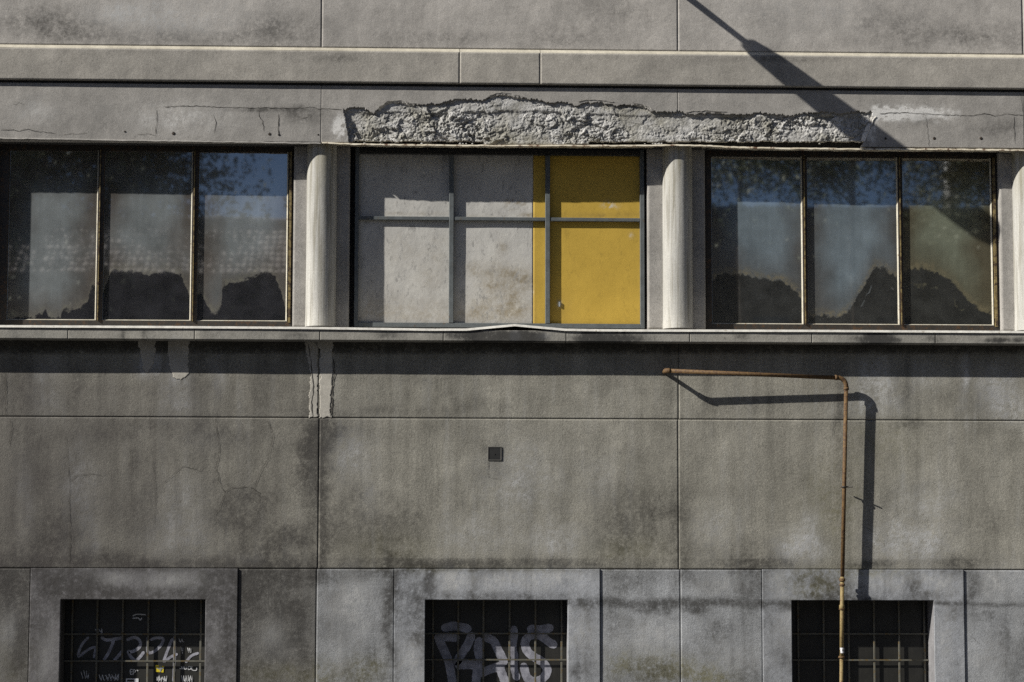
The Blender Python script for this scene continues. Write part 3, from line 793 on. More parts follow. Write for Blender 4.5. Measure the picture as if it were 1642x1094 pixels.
for k, (pl, wd) in enumerate(CR):
    rr = random.Random(100 + k); fp = fine(pl, 4, .9, rr)
    v0 = pl[0][1]
    yy = -.0042 if v0 > 530 else -.0022
    if 530 < v0 < 552 and (230 < pl[0][0] < 240 or pl[0][0] > 1040): yy = -PS - .003
    if v0 > 940: yy = -.0165 if pl[0][0] in (645, 930) else -.003
    pts = [P(u, v, yy)[[0, 2]] for u, v in fp]
    ws = [wd * .62 * S * rr.uniform(.45, 1.3) for _ in pts]; ws[0] *= .3; ws[-1] *= .3
    V, Fs = ribbon(pts, ws, yy)
    child('crack', mesh('crack', V, Fs), MM['crack'], BLD)

# rusty stubs in the fascia
for (u, v, r) in [(200, 211, 1.8), (278, 214, 3.4), (432, 215, 3.0), (447, 216, 2.4), (510, 216, 1.8), (1498, 222, 3.2), (1573, 222, 3.2), (1420, 222, 2.4)]:
    p = P(u, v); V = []
    MB().tube([(p[0], .01, p[2]), (p[0], -.002, p[2]), (p[0], -.004, p[2])], [r * S * .8, r * S * .8, r * S * .5], 10).build('rusty_stub', MM['rustdark'], BLD)

# ------------------------------------------------------------------ band windows
dG = .245                        # glass plane
zg0 = Z(519, d=dG); zg1 = zLint
FILM = {
    'a1': [(12, 512), (55, 508), (73, 500), (82, 510), (97, 510), (101, 496), (127, 496), (140, 486), (146, 461), (152, 458), (156, 458)],
    'a2': [(165, 470), (172, 452), (176, 440), (182, 434), (205, 435), (228, 438), (231, 443), (262, 437), (270, 436), (290, 442), (296, 458), (302, 468), (308, 475)],
    'a3': [(316, 470), (322, 472), (330, 485), (340, 500), (345, 505), (350, 498), (355, 488), (357, 461), (365, 456), (380, 455), (400, 447), (415, 440), (430, 436), (440, 442), (452, 470), (456, 490), (461, 500)],
    'c1': [(1140, 455), (1150, 441), (1165, 439), (1192, 441), (1205, 444), (1222, 447), (1235, 451), (1250, 451), (1263, 458), (1275, 468), (1287, 480)],
    'c2': [(1294, 508), (1320, 506), (1345, 509), (1365, 495), (1375, 478), (1385, 462), (1395, 440), (1402, 429), (1418, 430), (1428, 440), (1440, 446)],
    'c3': [(1447, 440), (1460, 432), (1478, 432), (1500, 436), (1520, 447), (1535, 462), (1545, 475), (1560, 490), (1575, 500), (1590, 505)],
}
def film_attrs(key, u0):
    line = FILM[key]; tide = {'a': .10, 'c1': .42, 'c2': .62, 'c3': .5}.get(key, .10)
    ua, ub = line[0][0], line[-1][0]
    def fn(x, z, d):
        u, v = toPx(x, z, d)
        n = fbm(u / 5, v / 5, 90 + u0 % 7, 5, .6) - .5; n2 = fbm(u / 22, v / 22, 95 + u0 % 5) - .5
        dd = (interp(line, u) - v) + 13 * n + 8 * n2       # > 0 above the line
        f = np.clip(.5 + dd / (13 if key[0] == 'a' else 18), 0, 1)
        f = f * (1 - .25 * np.clip((n2 + .1) * 3, 0, 1))
        # a second, thinner tide line inside the bare part
        f = np.maximum(f, tide * np.exp(-((dd + 20 + 30 * n2) / 8) ** 2) * np.clip(n2 * 5 + .5, 0, 1))
        rem = np.clip((fbm(u / 13, v / 8, 111 + u0 % 9, 4, .6) - .50) * 5, 0, 1) * np.exp(-np.clip(-dd, 0, 999) / 30)
        f = np.maximum(f, .52 * rem)
        cr = np.exp(-((dd - 5) / 7) ** 2) * np.clip(.75 + 2.5 * n, 0, 1) * (.7 if key[0] == 'a' else 1.0)
        ed = np.minimum(np.minimum(u - ua, ub - u), (v - 262) * .8); q = fbm(u / 46, v / 60, 97 + u0 % 11)
        wipe = np.clip((ed - 4 + 60 * (q - .5)) / 44, 0, 1) * np.clip((dd + 10) / 60, .25, 1)
        return {'film': f, 'crust': cr, 'wipe': wipe}
    return fn

def glazed_window(name, spec, frame_u, keys, m, lab):
    """spec: list of pane (u0, u1); steel frame with putty wedges, one mullion between panes"""
    # the window itself is a part of the building: an Empty with frame, panes, mullions below it
    e = bpy.data.objects.new(name, None); COL.objects.link(e); e.parent = BLD
    e.location = mathutils.Vector((X(sum(frame_u) / 2, 400, dG), dG, zg0)) - BLD.location; e['label'] = lab
    x0, x1 = X(frame_u[0], 400, dG), X(frame_u[1], 400, dG)
    zt, zb = Z(247, u=spec[0][0] + 60, d=dG) if False else zLint - .043, zg0 + .006
    MB().box(x0, x1, dG - .012, dG + .05, zt, zLint).build('frame_rail', MM['rustdark'], e)
    MB().box(x0, x1, dG - .018, dG + .05, zc0, zb).build('frame_rail', MM['rustdark'], e)
    jl = MB().box(x0, X(spec[0][0], 400, dG), dG - .018, dG + .05, zb, zt); jl.build('frame_jamb', MM['rustdark'], e)
    xe = X(spec[-1][1], 400, dG)
    MB().box(xe, xe + .006, dG - .004, dG + .05, zb, zt).build('frame_jamb', MM['rustdark'], e)
    MB().box(xe + .010, xe + .030, dG - .03, dG + .05, zb - .012, zt).build('frame_jamb', MM['ochre'], e)
    MB().box(xe + .034, x1, dG - .012, dG + .05, zb - .012, zt).build('frame_jamb', MM['rustdark'], e)
    for i, (a, b) in enumerate(spec):
        xa, xb = X(a, 400, dG), X(b, 400, dG)
        sheet('pane', xa, xb, zb, zt, dG, m[i], e, step=.0085, thick=.006, relief=0, attrs=film_attrs(keys[i], a))
        # putty: a wedge on the right side of the pane catches the sun, the left one is coloured dark as its painted shade
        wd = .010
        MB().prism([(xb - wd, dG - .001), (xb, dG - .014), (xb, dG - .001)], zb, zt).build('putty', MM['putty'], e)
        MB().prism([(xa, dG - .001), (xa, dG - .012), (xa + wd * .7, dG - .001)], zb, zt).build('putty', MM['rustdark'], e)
        MB().prism_x([(dG - .001, zb), (dG - .013, zb), (dG - .001, zb + .008)], xa, xb - wd).build('putty', MM['putty'], e)
        if i < len(spec) - 1:
            xn = X(spec[i + 1][0], 400, dG)
            MB().box(xb, xn, dG - .022, dG + .04, zb, zt).build('mullion', MM['rustdark'], e)
            MB().box(xb + .012, xb + .020, dG - .034, dG - .0225, zb - .004, zt).build('mullion_rib', MM['ochre'], e)
    return e
mats3 = [MM['pane_a'], MM['pane_a'], MM['pane_a']]
glazed_window('window', [(12, 156), (165, 307.5), (316, 461)], (-8, 469), ['a1', 'a2', 'a3'], mats3, 'three pane steel window left of the boarded one, reflecting a tiled roof and leaves')
glazed_window('window', [(1140, 1286.5), (1294, 1440), (1447, 1590.5)], (1131.5, 1603), ['c1', 'c2', 'c3'], [MM['pane_b'], MM['pane_b'], MM['pane_c']], 'three pane steel window right of the boarded one, crossed by the slanting shadow')

# boarded window in the middle
e = bpy.data.objects.new('boarded_window', None); COL.objects.link(e); e.parent = BLD
e.location = mathutils.Vector((X(800, 400, dG), dG, zg0)) - BLD.location
e['label'] = 'middle window closed with whitewashed and yellow boards behind a blue grey steel grid'
dB = .247; dFr = dB - .038
def board_attrs(x, z, d):
    u, v = toPx(x, z, d)
    n = fbm(u / 9, v / 9, 51)
    dk = .55 * np.exp(-(((u - 826) / 16) ** 2 + ((v - 327) / 9) ** 2)) * (n > .45) * 2.2 * np.clip(vn(u / 4, v / 4, 5) * 2 - .6, 0, 1)
    dk += .75 * np.exp(-((v - 505) / 26) ** 2) * (.3 + n) * (u < 860) * .55
    for (a, b, ru, rv, k) in [(800, 440, 30, 20, .5), (760, 430, 12, 12, .4), (790, 460, 26, 30, .35), (822, 470, 14, 30, .5), (845, 450, 14, 20, .5), (805, 395, 8, 12, .5), (640, 400, 30, 30, .18), (690, 440, 30, 30, .25), (600, 470, 30, 30, .2), (705, 395, 20, 20, .2), (770, 350, 40, 6, .3), (650, 343, 60, 3, .4), (845, 345, 12, 4, .8), (800, 500, 60, 14, .35), (970, 345, 60, 4, .5), (960, 300, 60, 30, .12), (900, 500, 20, 30, .2)]:
        dk += k * np.exp(-(((u - a) / ru) ** 2 + ((v - b) / rv) ** 2)) * (.2 + 1.6 * n)
    # a lighter diagonal smear across the lower middle board
    pl = .5 * np.exp(-(((v - (520 - (u - 800) * .95)) / 6) ** 2)) * ((u > 805) & (u < 856) & (v > 425))
    pl += .9 * np.exp(-(((u - 978) / 10) ** 2 + ((v - 330) / 6) ** 2)) * (n > .5) + .7 * np.exp(-(((u - 1012) / 3) ** 2 + ((v - 378) / 4) ** 2)) + .9 * np.exp(-(((u - 897) / 3) ** 2 + ((v - 488) / 5) ** 2))
    return {'dirt': dk, 'pale': pl}
zb0, zb1 = Z(522, d=dB), zLint - .02
sheet('board', X(570, 400, dB), X(855, 400, dB) - .001, zb0, zb1, dB, MM['whiteboard'], e, step=.012, thick=.02, relief=.002, attrs=board_attrs, label='whitewashed stained board')
sheet('board', X(855, 400, dB) + .001, X(1031, 400, dB), zb0, zb1, dB - .0015, MM['yellowboard'], e, step=.012, thick=.02, relief=.001, attrs=board_attrs, label='mustard yellow board')
fx0, fx1 = X(568.5, 400, dFr), X(1033.5, 400, dFr)
zf0 = zc0 + .008
bar = lambda nm, a, b, c, d, y0=dFr, y1=dB - .002: bevel(MB().box(a, b, y0, y1, c, d).build(nm, MM['bluegrey'], e), .003)
bar('frame_jamb', fx0, X(575, 400, dFr), zf0, zLint - .004)
bar('frame_jamb', X(1026.5, 400, dFr), fx1, zf0, zLint - .004)
bar('frame_rail', X(575, 400, dFr) + .001, X(1026.5, 400, dFr) - .001, zf0, Z(518.5, d=dFr))
bevel(MB().box(X(575, 400, dFr) + .001, X(1026.5, 400, dFr) - .001, dFr, dB - .002, zLint - .055, zLint - .006).build('frame_rail', MM['iron'], e), .003)  # top rail coloured dark to stand for the shade under the lintel
for ua, ub in ((720, 727.5), (874.5, 882)):
    bar('mullion', X(ua, 400, dFr), X(ub, 400, dFr), Z(518.5, d=dFr) + .001, zLint - .056, dFr - .004)
for ua, ub in ((575, 720), (727.5, 874.5), (882, 1026.5)):
    bar('transom', X(ua, 400, dFr) + .001, X(ub, 400, dFr) - .001, Z(354, d=dFr), Z(348.4, d=dFr), dFr + .001)
# a small painted catch on the yellow board
pc = P(897, 488, dB - .01); MB().box(pc[0] - .006, pc[0] + .006, dB - .016, dB - .0017, pc[2] - .02, pc[2] + .02).build('catch', MM['stickergrey'], e)
# the dark slot beside the frames
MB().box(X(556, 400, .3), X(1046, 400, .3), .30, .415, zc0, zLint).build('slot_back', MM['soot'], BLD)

# bays outside the frame, closed with plain dark panes
for (ua, ub) in ((UL, -82), (1700, UR)):
    MB().box(X(ua), X(ub), dG, dG + .02, zc0, zLint).build('side_glazing', MM['darkglass'], BLD)

# ------------------------------------------------------------------ basement windows
dW = .205                        # grille
dP = .232                        # pane
def basement(wa, wb, vbars, hbars, lab):
    e = bpy.data.objects.new('basement_window', None); COL.objects.link(e); e.parent = BLD
    e.location = mathutils.Vector((X((wa + wb) / 2, 1000, dP), dP, zWb)) - BLD.location; e['label'] = lab
    x0, x1 = X(wa, 1000), X(wb, 1000)
    # reveals: left, right, head, sill of the opening; shade painted into back, left, head
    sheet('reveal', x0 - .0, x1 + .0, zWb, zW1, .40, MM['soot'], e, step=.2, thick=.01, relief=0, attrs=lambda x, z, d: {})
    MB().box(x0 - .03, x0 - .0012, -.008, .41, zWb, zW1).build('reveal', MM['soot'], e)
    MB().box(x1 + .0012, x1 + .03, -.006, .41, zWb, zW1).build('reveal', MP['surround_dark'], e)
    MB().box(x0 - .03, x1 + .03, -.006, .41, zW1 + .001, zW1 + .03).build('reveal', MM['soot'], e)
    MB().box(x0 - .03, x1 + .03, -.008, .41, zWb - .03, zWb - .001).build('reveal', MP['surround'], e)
    # glazing behind the grille: one sooty pane per field between glazing bars
    us = [wa - 4] + list(vbars) + [wb + 4]
    zs = [Z(v, u=(wa + wb) / 2, d=dW) for v in hbars]
    zz = [zW1 - .002] + zs + [zWb + .002]
    for i in range(len(us) - 1):
        for j in range(len(zz) - 1):
            xa, xb = X(us[i], 1040, dP), X(us[i + 1], 1040, dP)
            xa = max(xa, x0 + .001); xb = min(xb, x1 - .001)
            MB().box(xa + .001, xb - .001, dP, dP + .004, zz[j + 1] + .001, zz[j] - .001).build('pane', MM['sooty'], e)
    for u in vbars:
        p = X(u, 1040, dW)
        bevel(MB().box(p - .0075, p + .0075, dW - .004, dW + .006, zWb + .001, zW1 - .001).build('grille_bar', MM['bar'], e), .002)
    prevx = x0 + .002
    for v, z in zip(hbars, zs):
        MB().box(x0 + .002, x1 - .002, dW - .0105, dW - .0045, z - .006, z + .006).build('grille_bar', MM['bar'], e)
    return e
HB = [1016.5, 1057.5, 1098, 1139]
W1 = basement(97, 329, [115, 155, 196, 237, 280, 321.5], [1017, 1060, 1101, 1142], 'left barred basement window with pale spray lettering and a yellow sticker')
W2 = basement(681, 911, [694, 734.5, 775, 817, 858.5, 900.5], [1016, 1058, 1100, 1142], 'middle barred basement window with large outlined spray letters')
W3 = basement(1270, 1497, [1280, 1321, 1361, 1402, 1442, 1482.5], [1016.5, 1058.5, 1100, 1142], 'right barred basement window behind the rusty pipe')

def strokes(name, parent, lines, wd, m, y, label=None, jit=.12, seed=0):
    rr = random.Random(seed); AV = []; AF = []
    for k, pl in enumerate(lines):
        # smooth the traced points
        q = [np.array(p, float) for p in pl]; out = []
        for i in range(len(q) - 1):
            p0, p1, p2, p3 = q[max(i - 1, 0)], q[i], q[i + 1], q[min(i + 2, len(q) - 1)]
            for s in range(6):
                t = s / 6; out.append(.5 * ((2 * p1) + (-p0 + p2) * t + (2 * p0 - 5 * p1 + 4 * p2 - p3) * t * t + (-p0 + 3 * p1 - 3 * p2 + p3) * t ** 3))
        out.append(q[-1])
        pts = [P(a[0], a[1], y)[[0, 2]] for a in out]
        ws = [wd * S * (1 + rr.uniform(-jit, jit) * .5) for _ in pts]; 
        d0 = pts[0] - pts[1]; d1 = pts[-1] - pts[-2]; d0 = d0 / (np.hypot(*d0) + 1e-9); d1 = d1 / (np.hypot(*d1) + 1e-9); r_ = wd * S / 2
        pts = [pts[0] + d0 * r_, pts[0] + d0 * r_ * .7] + pts + [pts[-1] + d1 * r_ * .7, pts[-1] + d1 * r_]; ws = [wd * S * .25, wd * S * .7] + ws + [wd * S * .7, wd * S * .25]
        V, Fs = ribbon(pts, ws, y - .0004 * (k % 5))
        n = len(AV); AV += V; AF += [[i + n for i in f] for f in Fs]
    return child(name, mesh(name, AV, AF), m, parent, label=label)
yg = dP - .0015
# left window: hand-written tag, traced from the photograph (zoom 6.08, origin 80,940)
T = lambda L, k=6.081, a=80, b=940: [(a + x / k, b + y / k) for x, y in L]
strokes('graffiti', W1, [T([(370, 505), (320, 560), (285, 630), (280, 685), (330, 650), (400, 605), (445, 605), (430, 690)])], 4.2, MM['spray'], yg, seed=1, label='pale sprayed letter C with a hook')
strokes('graffiti', W1, [T([(510, 505), (560, 525), (700, 505)]), T([(620, 530), (600, 590), (560, 670), (530, 715)])], 5.0, MM['spray'], yg, seed=2, label='pale sprayed letter T')
strokes('graffiti', W1, [T([(700, 640), (660, 690), (635, 715)]), T([(760, 520), (830, 500), (880, 540), (870, 600), (800, 640), (765, 640), (790, 690), (835, 725), (880, 690), (910, 650)])], 5.0, MM['spray'], yg, seed=3, label='pale sprayed letter R')
strokes('graffiti', W1, [T([(955, 510), (955, 640), (1010, 640), (1080, 580), (1105, 515), (1040, 505), (990, 520)])], 4.6, MM['spray'], yg, seed=4, label='pale sprayed letter O')
strokes('graffiti', W1, [T([(1190, 520), (1150, 620), (1110, 730)]), T([(1215, 500), (1215, 700), (1205, 920)]), T([(1125, 730), (1180, 690), (1235, 665)]), T([(1330, 735), (1380, 680), (1440, 655)])], 4.4, MM['spray'], yg, seed=5, label='pale sprayed letter H with a tail')
strokes('graffiti', W1, [T([(810, 290), (850, 275), (930, 280)]), T([(810, 315), (860, 310), (880, 330), (895, 312)])], 1.6, MM['marker'], yg, seed=6, label='small marker scribble near the top')
# little marker notes
def scrib(box, n, wd, seed, m=MM['marker'], parent=W1):
    rr = random.Random(seed); x0, y0, x1, y1 = box; L = []
    for i in range(n):
        a = x0 + (x1 - x0) * i / n; b = x0 + (x1 - x0) * (i + .85) / n
        L.append([(a, y0 + rr.random() * (y1 - y0) * .3), (a + (b - a) * rr.random(), y1 - rr.random() * (y1 - y0) * .2), (b, y0 + rr.random() * (y1 - y0) * .5), (b - (b - a) * .3, y1)])
    return strokes('marker_scrawl', parent, L, wd, m, yg - .002, seed=seed)
scrib((159, 1081, 191, 1091), 6, 1.2, 11); scrib((291, 1083, 309, 1094), 5, 1.0, 14); scrib((252, 1083, 268, 1093), 4, 1.0, 15); scrib((287, 1024, 296, 1030), 2, .8, 16); scrib((290, 1036, 294, 1048), 1, .9, 17); scrib((301, 1039, 307, 1046), 2, 1.5, 18); scrib((153, 1008, 164, 1016), 2, 1.0, 19); scrib((130, 1074, 143, 1088), 3, .8, 20)
# small print: EP, and WWOL in the right column
strokes('marker_scrawl', W1, [T([(805, 815), (785, 815), (785, 858), (805, 858)]), T([(785, 836), (803, 836)]), T([(815, 860), (815, 818), (833, 822), (830, 838), (816, 842)]), T([(850, 820), (858, 826)])], 1.3, MM['marker'], yg - .002, seed=21)
strokes('marker_scrawl', W1, [T([(1265, 800), (1280, 808), (1285, 785), (1295, 808), (1308, 785)]), T([(1315, 790), (1312, 808), (1330, 808), (1330, 788)]), T([(1345, 800), (1352, 785), (1370, 785), (1370, 810), (1350, 812), (1345, 798)]), T([(1385, 780), (1385, 815), (1425, 822), (1432, 795)])], 1.2, MM['marker'], yg - .002, seed=22)
pq = P(212, 1091, yg)
MB().box(pq[0] - .05, pq[0] + .05, yg - .003, yg - .002, pq[2] - .02, pq[2] + .014).build('paper_label', MM['stickerwhite'], W1, label='torn white paper label')
MB().prism_x([(yg - .0034, pq[2] - .012), (yg - .0034, pq[2] + .006), (yg - .0031, pq[2] + .006), (yg - .0031, pq[2] - .012)], pq[0] - .04, pq[0] + .015).build('label_print', MM['black'], W1)
ps = P(256.5, 1072.5, yg)
st = MB(); st.V = [(ps[0] - .033, yg - .003, ps[2] - .024), (ps[0] + .028, yg - .003, ps[2] - .030), (ps[0] + .033, yg - .003, ps[2] + .023), (ps[0] - .036, yg - .003, ps[2] + .029)]
st.V += [(a, yg - .0022, c) for a, b, c in st.V]
st.F = [[0, 1, 2, 3], [7, 6, 5, 4], [0, 4, 5, 1], [1, 5, 6, 2], [2, 6, 7, 3], [3, 7, 4, 0]]
st.build('sticker', MM['stickeryellow'], W1, label='small square yellow sticker with a grey mark')
strokes('sticker_print', W1, [[(255.5, 1068), (257, 1073), (257, 1077)], [(252, 1071.5), (257, 1073), (262, 1071)], [(258.5, 1067.5), (258, 1075)]], 1.6, MM['stickergrey'], yg - .0045, seed=30)
# middle window: wide outlined letters, traced (zoom 6.315, origin 670,940)
Q = lambda L: T(L, 6.315, 670, 940)
strokes('graffiti', W2, [Q([(215, 540), (250, 620), (300, 730), (330, 850), (350, 970)]), Q([(540, 510), (500, 600), (440, 690), (400, 760)]), Q([(210, 520), (300, 515), (380, 520)]), Q([(280, 420), (370, 405), (500, 430)])], 14, MM['spray'], yg, seed=41, label='broad sprayed letter like a Y or K')
strokes('graffiti', W2, [Q([(620, 560), (610, 650), (630, 760), (600, 860), (590, 970)]), Q([(420, 800), (520, 795), (610, 810)]), Q([(700, 520), (770, 560), (810, 640), (850, 720), (870, 760)]), Q([(640, 880), (740, 840), (840, 810)]), Q([(830, 820), (850, 880), (880, 960)])], 14, MM['spray'], yg, seed=42, label='broad sprayed letter A')
strokes('graffiti', W2, [Q([(975, 440), (975, 520), (960, 620), (980, 720), (975, 830), (1000, 920)])], 12, MM['spray'], yg, seed=43, label='broad sprayed upright stroke')
strokes('graffiti', W2, [Q([(1370, 590), (1320, 560), (1240, 500), (1140, 500), (1085, 570), (1110, 660), (1180, 720), (1260, 770), (1310, 850), (1270, 930), (1190, 965), (1110, 930), (1075, 820)]), Q([(1150, 435), (1240, 440), (1330, 425)])], 14, MM['spray'], yg, seed=44, label='broad sprayed letter S')

# ------------------------------------------------------------------ gas pipe on the wall
GP = thing('gas_pipe', tuple(P(1350, 1180, -.085)), label='thin rusty pipe running along the wall, then down past the right basement window', cat='pipe')
pr = .0165
E0 = P(1068, 594.5, -.150); E1 = P(1350, 606.3, -.090); D0 = P(1357, 615, -.090); D1 = P(1350.8, 925, -.085); D2 = P(1349.5, 1056, -.085); D3 = P(1348.5, 1170, -.085)
wallpt = np.array([E0[0], .01, E0[2]])
def arc(a, c, b, n=7):
    return [tuple((1 - t) ** 2 * a + 2 * t * (1 - t) * c + t * t * b) for t in np.linspace(0, 1, n)]
v_ = (E1 - E0) / np.linalg.norm(E1 - E0)
MB().tube([tuple(wallpt), tuple(E0 + np.array([0, .03, 0]))], pr, 14).build('wall_stub', MM['pipe_rust'], GP, True)
MB().tube(arc(E0 + np.array([0, .032, 0]), E0, E0 + v_ * .034), pr * 1.28, 14).build('elbow', MM['pipe_rust'], GP, True)
MB().tube([tuple(E0 + v_ * .03), tuple(E1 - v_ * .03)], pr, 14).build('pipe_run', MM['pipe_rust'], GP, True)
corner = np.array([D0[0], E1[1], E1[2]])
MB().tube(arc(corner - v_ * .075, corner, corner + np.array([0, 0, -.08]), 11), pr * 1.1, 14).build('elbow', MM['pipe_rust'], GP, True)
MB().tube([tuple(corner - v_ * .092), tuple(corner - v_ * .07)], pr * 1.3, 14).build('coupling', MM['pipe_rust'], GP, True)
MB().tube([tuple(corner + np.array([0, 0, -.075])), tuple(corner + np.array([0, 0, -.097]))], pr * 1.3, 14).build('coupling', MM['pipe_rust'], GP, True)
MB().tube([tuple(corner + np.array([0, 0, -.05])), tuple(D1)], pr, 14).build('pipe_run', MM['pipe_rust'], GP, True)
MB().tube([tuple(D1), tuple(D2)], pr, 14).build('pipe_run', MM['pipe_yellow'], GP, True, label='faded yellow lower length of pipe')
MB().tube([tuple(D2), tuple(D3)], pr * .92, 14).build('pipe_run', MM['pipe_yellow'], GP, True)
def ring(u, v, h, k, m):
    c = P(u, v, -.086); MB().tube([(c[0], c[1], c[2] + h * S / 2), (c[0], c[1], c[2] + h * S / 2 - .004), (c[0], c[1], c[2] - h * S / 2 + .004), (c[0], c[1], c[2] - h * S / 2)], [pr * k * .9, pr * k, pr * k, pr * k * .9], 14).build('coupling', m, GP, True)
ring(1350.6, 930, 5, 1.5, MM['pipe_rust']); ring(1350.6, 938, 4, 1.35, MM['pipe_rust']); ring(1350, 973, 6, 1.32, MM['pipe_yellow']); ring(1350, 977, 2, 1.5, MM['pipe_rust']); ring(1349.6, 1054, 3.5, 1.6, MM['pipe_rust'])
c = P(1350, 1043, -.0855)
MB().tube([(c[0], c[1], c[2] + .021), (c[0], c[1], c[2] - .021)], pr * 1.06, 16, cap=False).build('sticker', MM['stickerwhite'], GP, True, label='small white sticker with a black dot wrapped round the pipe')
dv = []
for i in range(10):
    a = 2 * PI * i / 10; xx = c[0] + .004 + .0055 * math.cos(a); zz = c[2] + .003 + .0075 * math.sin(a) - (.004 if math.sin(a) < -.9 else 0)
    dv.append((xx, c[1] - math.sqrt(max(0, (pr * 1.1) ** 2 - (xx - c[0]) ** 2)), zz))
child('sticker_print', mesh('sticker_print', dv, [list(range(10))]), MM['black'], GP)
# bracket: a clamp round the pipe and a rod into the wall
b0 = P(1353.5, 781, -.0875)
MB().tube([(b0[0], b0[1], b0[2] + .007), (b0[0], b0[1], b0[2] - .007)], pr * 1.3, 14).build('clamp', MM['rustdark'], GP, True)
r0, r1 = P(1348, 781, -.05), P(1367, 781, -.105)
MB().tube([tuple(r0), tuple(r1)], .0055, 8).build('clamp_bolt', MM['rustdark'], GP)

# ------------------------------------------------------------------ square vent
pv = P(793.2, 727.6); VT = thing('wall_vent', (pv[0], 0, pv[2]), label='small square dark metal plate set in the plaster below the boarded window', cat='vent')
hw = .056
fr = [(-hw, hw, hw - .007, hw), (-hw, hw, -hw, -hw + .007), (-hw, -hw + .007, -hw + .007, hw - .007), (hw - .007, hw, -hw + .007, hw - .007)]
for a, b, c0, c1 in fr:
    bevel(MB().box(pv[0] + a, pv[0] + b, -.007, .001, pv[2] + c0, pv[2] + c1).build('rim', MM['ventrim'], VT), .002)
MB().box(pv[0] - hw + .010, pv[0] + hw - .007, -.003, .001, pv[2] - hw + .010, pv[2] + hw - .007).build('plate', MM['iron'], VT)
MB().tube([(pv[0], -.003, pv[2] - .004), (pv[0], -.006, pv[2] - .004)], .005, 8).build('screw', MM['iron'], VT)

# ------------------------------------------------------------------ wall lamp above the frame (its shadow crosses the wall)
rt = P(967, -110); ax, az = -.25, -.10
WL = thing('street_lamp', (rt[0], 0, rt[2]), label='grey lamp on a long arm fixed to the wall above the right hand window', cat='street lamp')
pt = lambda d: np.array([rt[0] + ax * d, -d, rt[2] + az * d])
MB().box(rt[0] - .08, rt[0] + .08, -.02, .004, rt[2] - .14, rt[2] + .14).build('wall_plate', MM['lampgrey'], WL)
MB().tube([tuple(pt(.0)), tuple(pt(.35)), tuple(pt(.62))], [.030, .026, .022], 12).build('arm', MM['lampgrey'], WL, True)
V = []; Fs = []; hd = [(.56, .07, .05), (.60, .095, .06), (.75, .125, .075), (.95, .155, .085), (1.12, .185, .08), (1.24, .18, .06), (1.29, .12, .03)]
for (d, hx, hz) in hd:
    q = pt(d)
    for j in range(16):
        a = 2 * PI * j / 16; V.append((q[0] + hx * math.copysign(abs(math.cos(a)) ** .7, math.cos(a)), q[1], q[2] + (hz if math.sin(a) > 0 else hz * .5) * math.sin(a)))
for i in range(len(hd) - 1):
    for j in range(16):
        a = i * 16 + j; b = i * 16 + (j + 1) % 16; Fs.append([a, b, b + 16, a + 16])
Fs += [[j for j in range(16)], [(len(hd) - 1) * 16 + j for j in reversed(range(16))]]
child('lamp_head', mesh('lamp_head', V, Fs), MM['lampgrey'], WL, True)
q = pt(1.0); MB().tube([(q[0], q[1], q[2] - .03), (q[0], q[1], q[2] - .07)], [.10, .07], 16).build('lamp_glass', MM['stickerwhite'], WL, True)

# ------------------------------------------------------------------ across the street: what the panes reflect
def MR(u, v, yt):
    """place at depth yt that is mirrored in the glass at photo pixel (u, v)"""
    p = P(u, v, dG); d = p - CAM; t = (dG - yt) / d[1]
    return np.array([p[0] + d[0] * t, yt, p[2] + d[2] * t])

def tiled_house(u0, u1, vr, yr, pitch, depth, lab):
    a = MR(u0, vr, yr); b = MR(u1, vr, yr); zr = a[2]; ye = yr + depth; ze = zr - depth * math.tan(pitch); yb = yr - depth
    H = thing('tiled_house', ((a[0] + b[0]) / 2, yr, -.15), label=lab, cat='house')
    x0, x1 = a[0], b[0]
    MB().box(x0 + .4, x1 - .4, yb + .5, ye - .5, -.15, ze + .15).prism_x([(yb + .5, ze + .15), (ye - .5, ze + .15), (yr, zr - .25)], x0 + .4, x1 - .4).build('wall', MM['render'], H)
    # tiles as real waves: courses stepped, rolls across
    tw, tl = .19, .33; n = int((x1 - x0) / tw); L = depth / math.cos(pitch); mC = int(L / tl)
    V = []; Fs = []; rr = random.Random(2)
    prof = [(0, .0), (.25, .016), (.5, .022), (.75, .016)]
    for side in (1, -1):
        for r in range(mC):
            for e_ in (0, 1):
                s = (r + e_) * tl; lift = .035 if e_ == 1 else 0.0
                for i in range(n):
                    for (f, h) in prof:
                        hh = h + lift + (rr.uniform(-.003, .003) if e_ else 0)
                        V.append((x0 + (i + f) * tw, yr + side * (s * math.cos(pitch) + hh * math.sin(pitch)), zr - s * math.sin(pitch) + hh * math.cos(pitch)))
            k = n * 4; o0 = len(V) - 2 * k
            for i in range(k - 1):
                f = [o0 + i, o0 + i + 1, o0 + k + i + 1, o0 + k + i]
                Fs.append(f if side < 0 else f[::-1])
    o = child('roof_tiles', mesh('roof_tiles', V, Fs), MM['tiles'], H); o['kind'] = 'stuff'
    MB().tube([(x0, yr, zr + .06), (x1, yr, zr + .06)], .14, 10).build('ridge', MM['tiles'], H)
    for i in range(4):
        xx = x0 + (x1 - x0) * (i + .5) / 4
        for zz in (1.2, 4.4):
            if zz + 1.6 < ze:
                MB().box(xx - .55, xx + .55, ye - .5, ye - .44, zz, zz + 1.5).build('window', MM['darkglass'], H)
                MB().box(xx - .65, xx + .65, ye - .46, ye - .38, zz - .12, zz - .02).build('window_sill', MP['sill'], H)
    xd = (x0 + x1) / 2
    MB().box(xd - .5, xd + .5, ye - .5, ye - .43, -.15, 2.0).build('door', MM['bark'], H)
    MB().box(x0 + 2, x0 + 2.6, yr - 1.2, yr - .6, zr - 1.2, zr + .7).build('chimney', MM['render'], H)
    return H
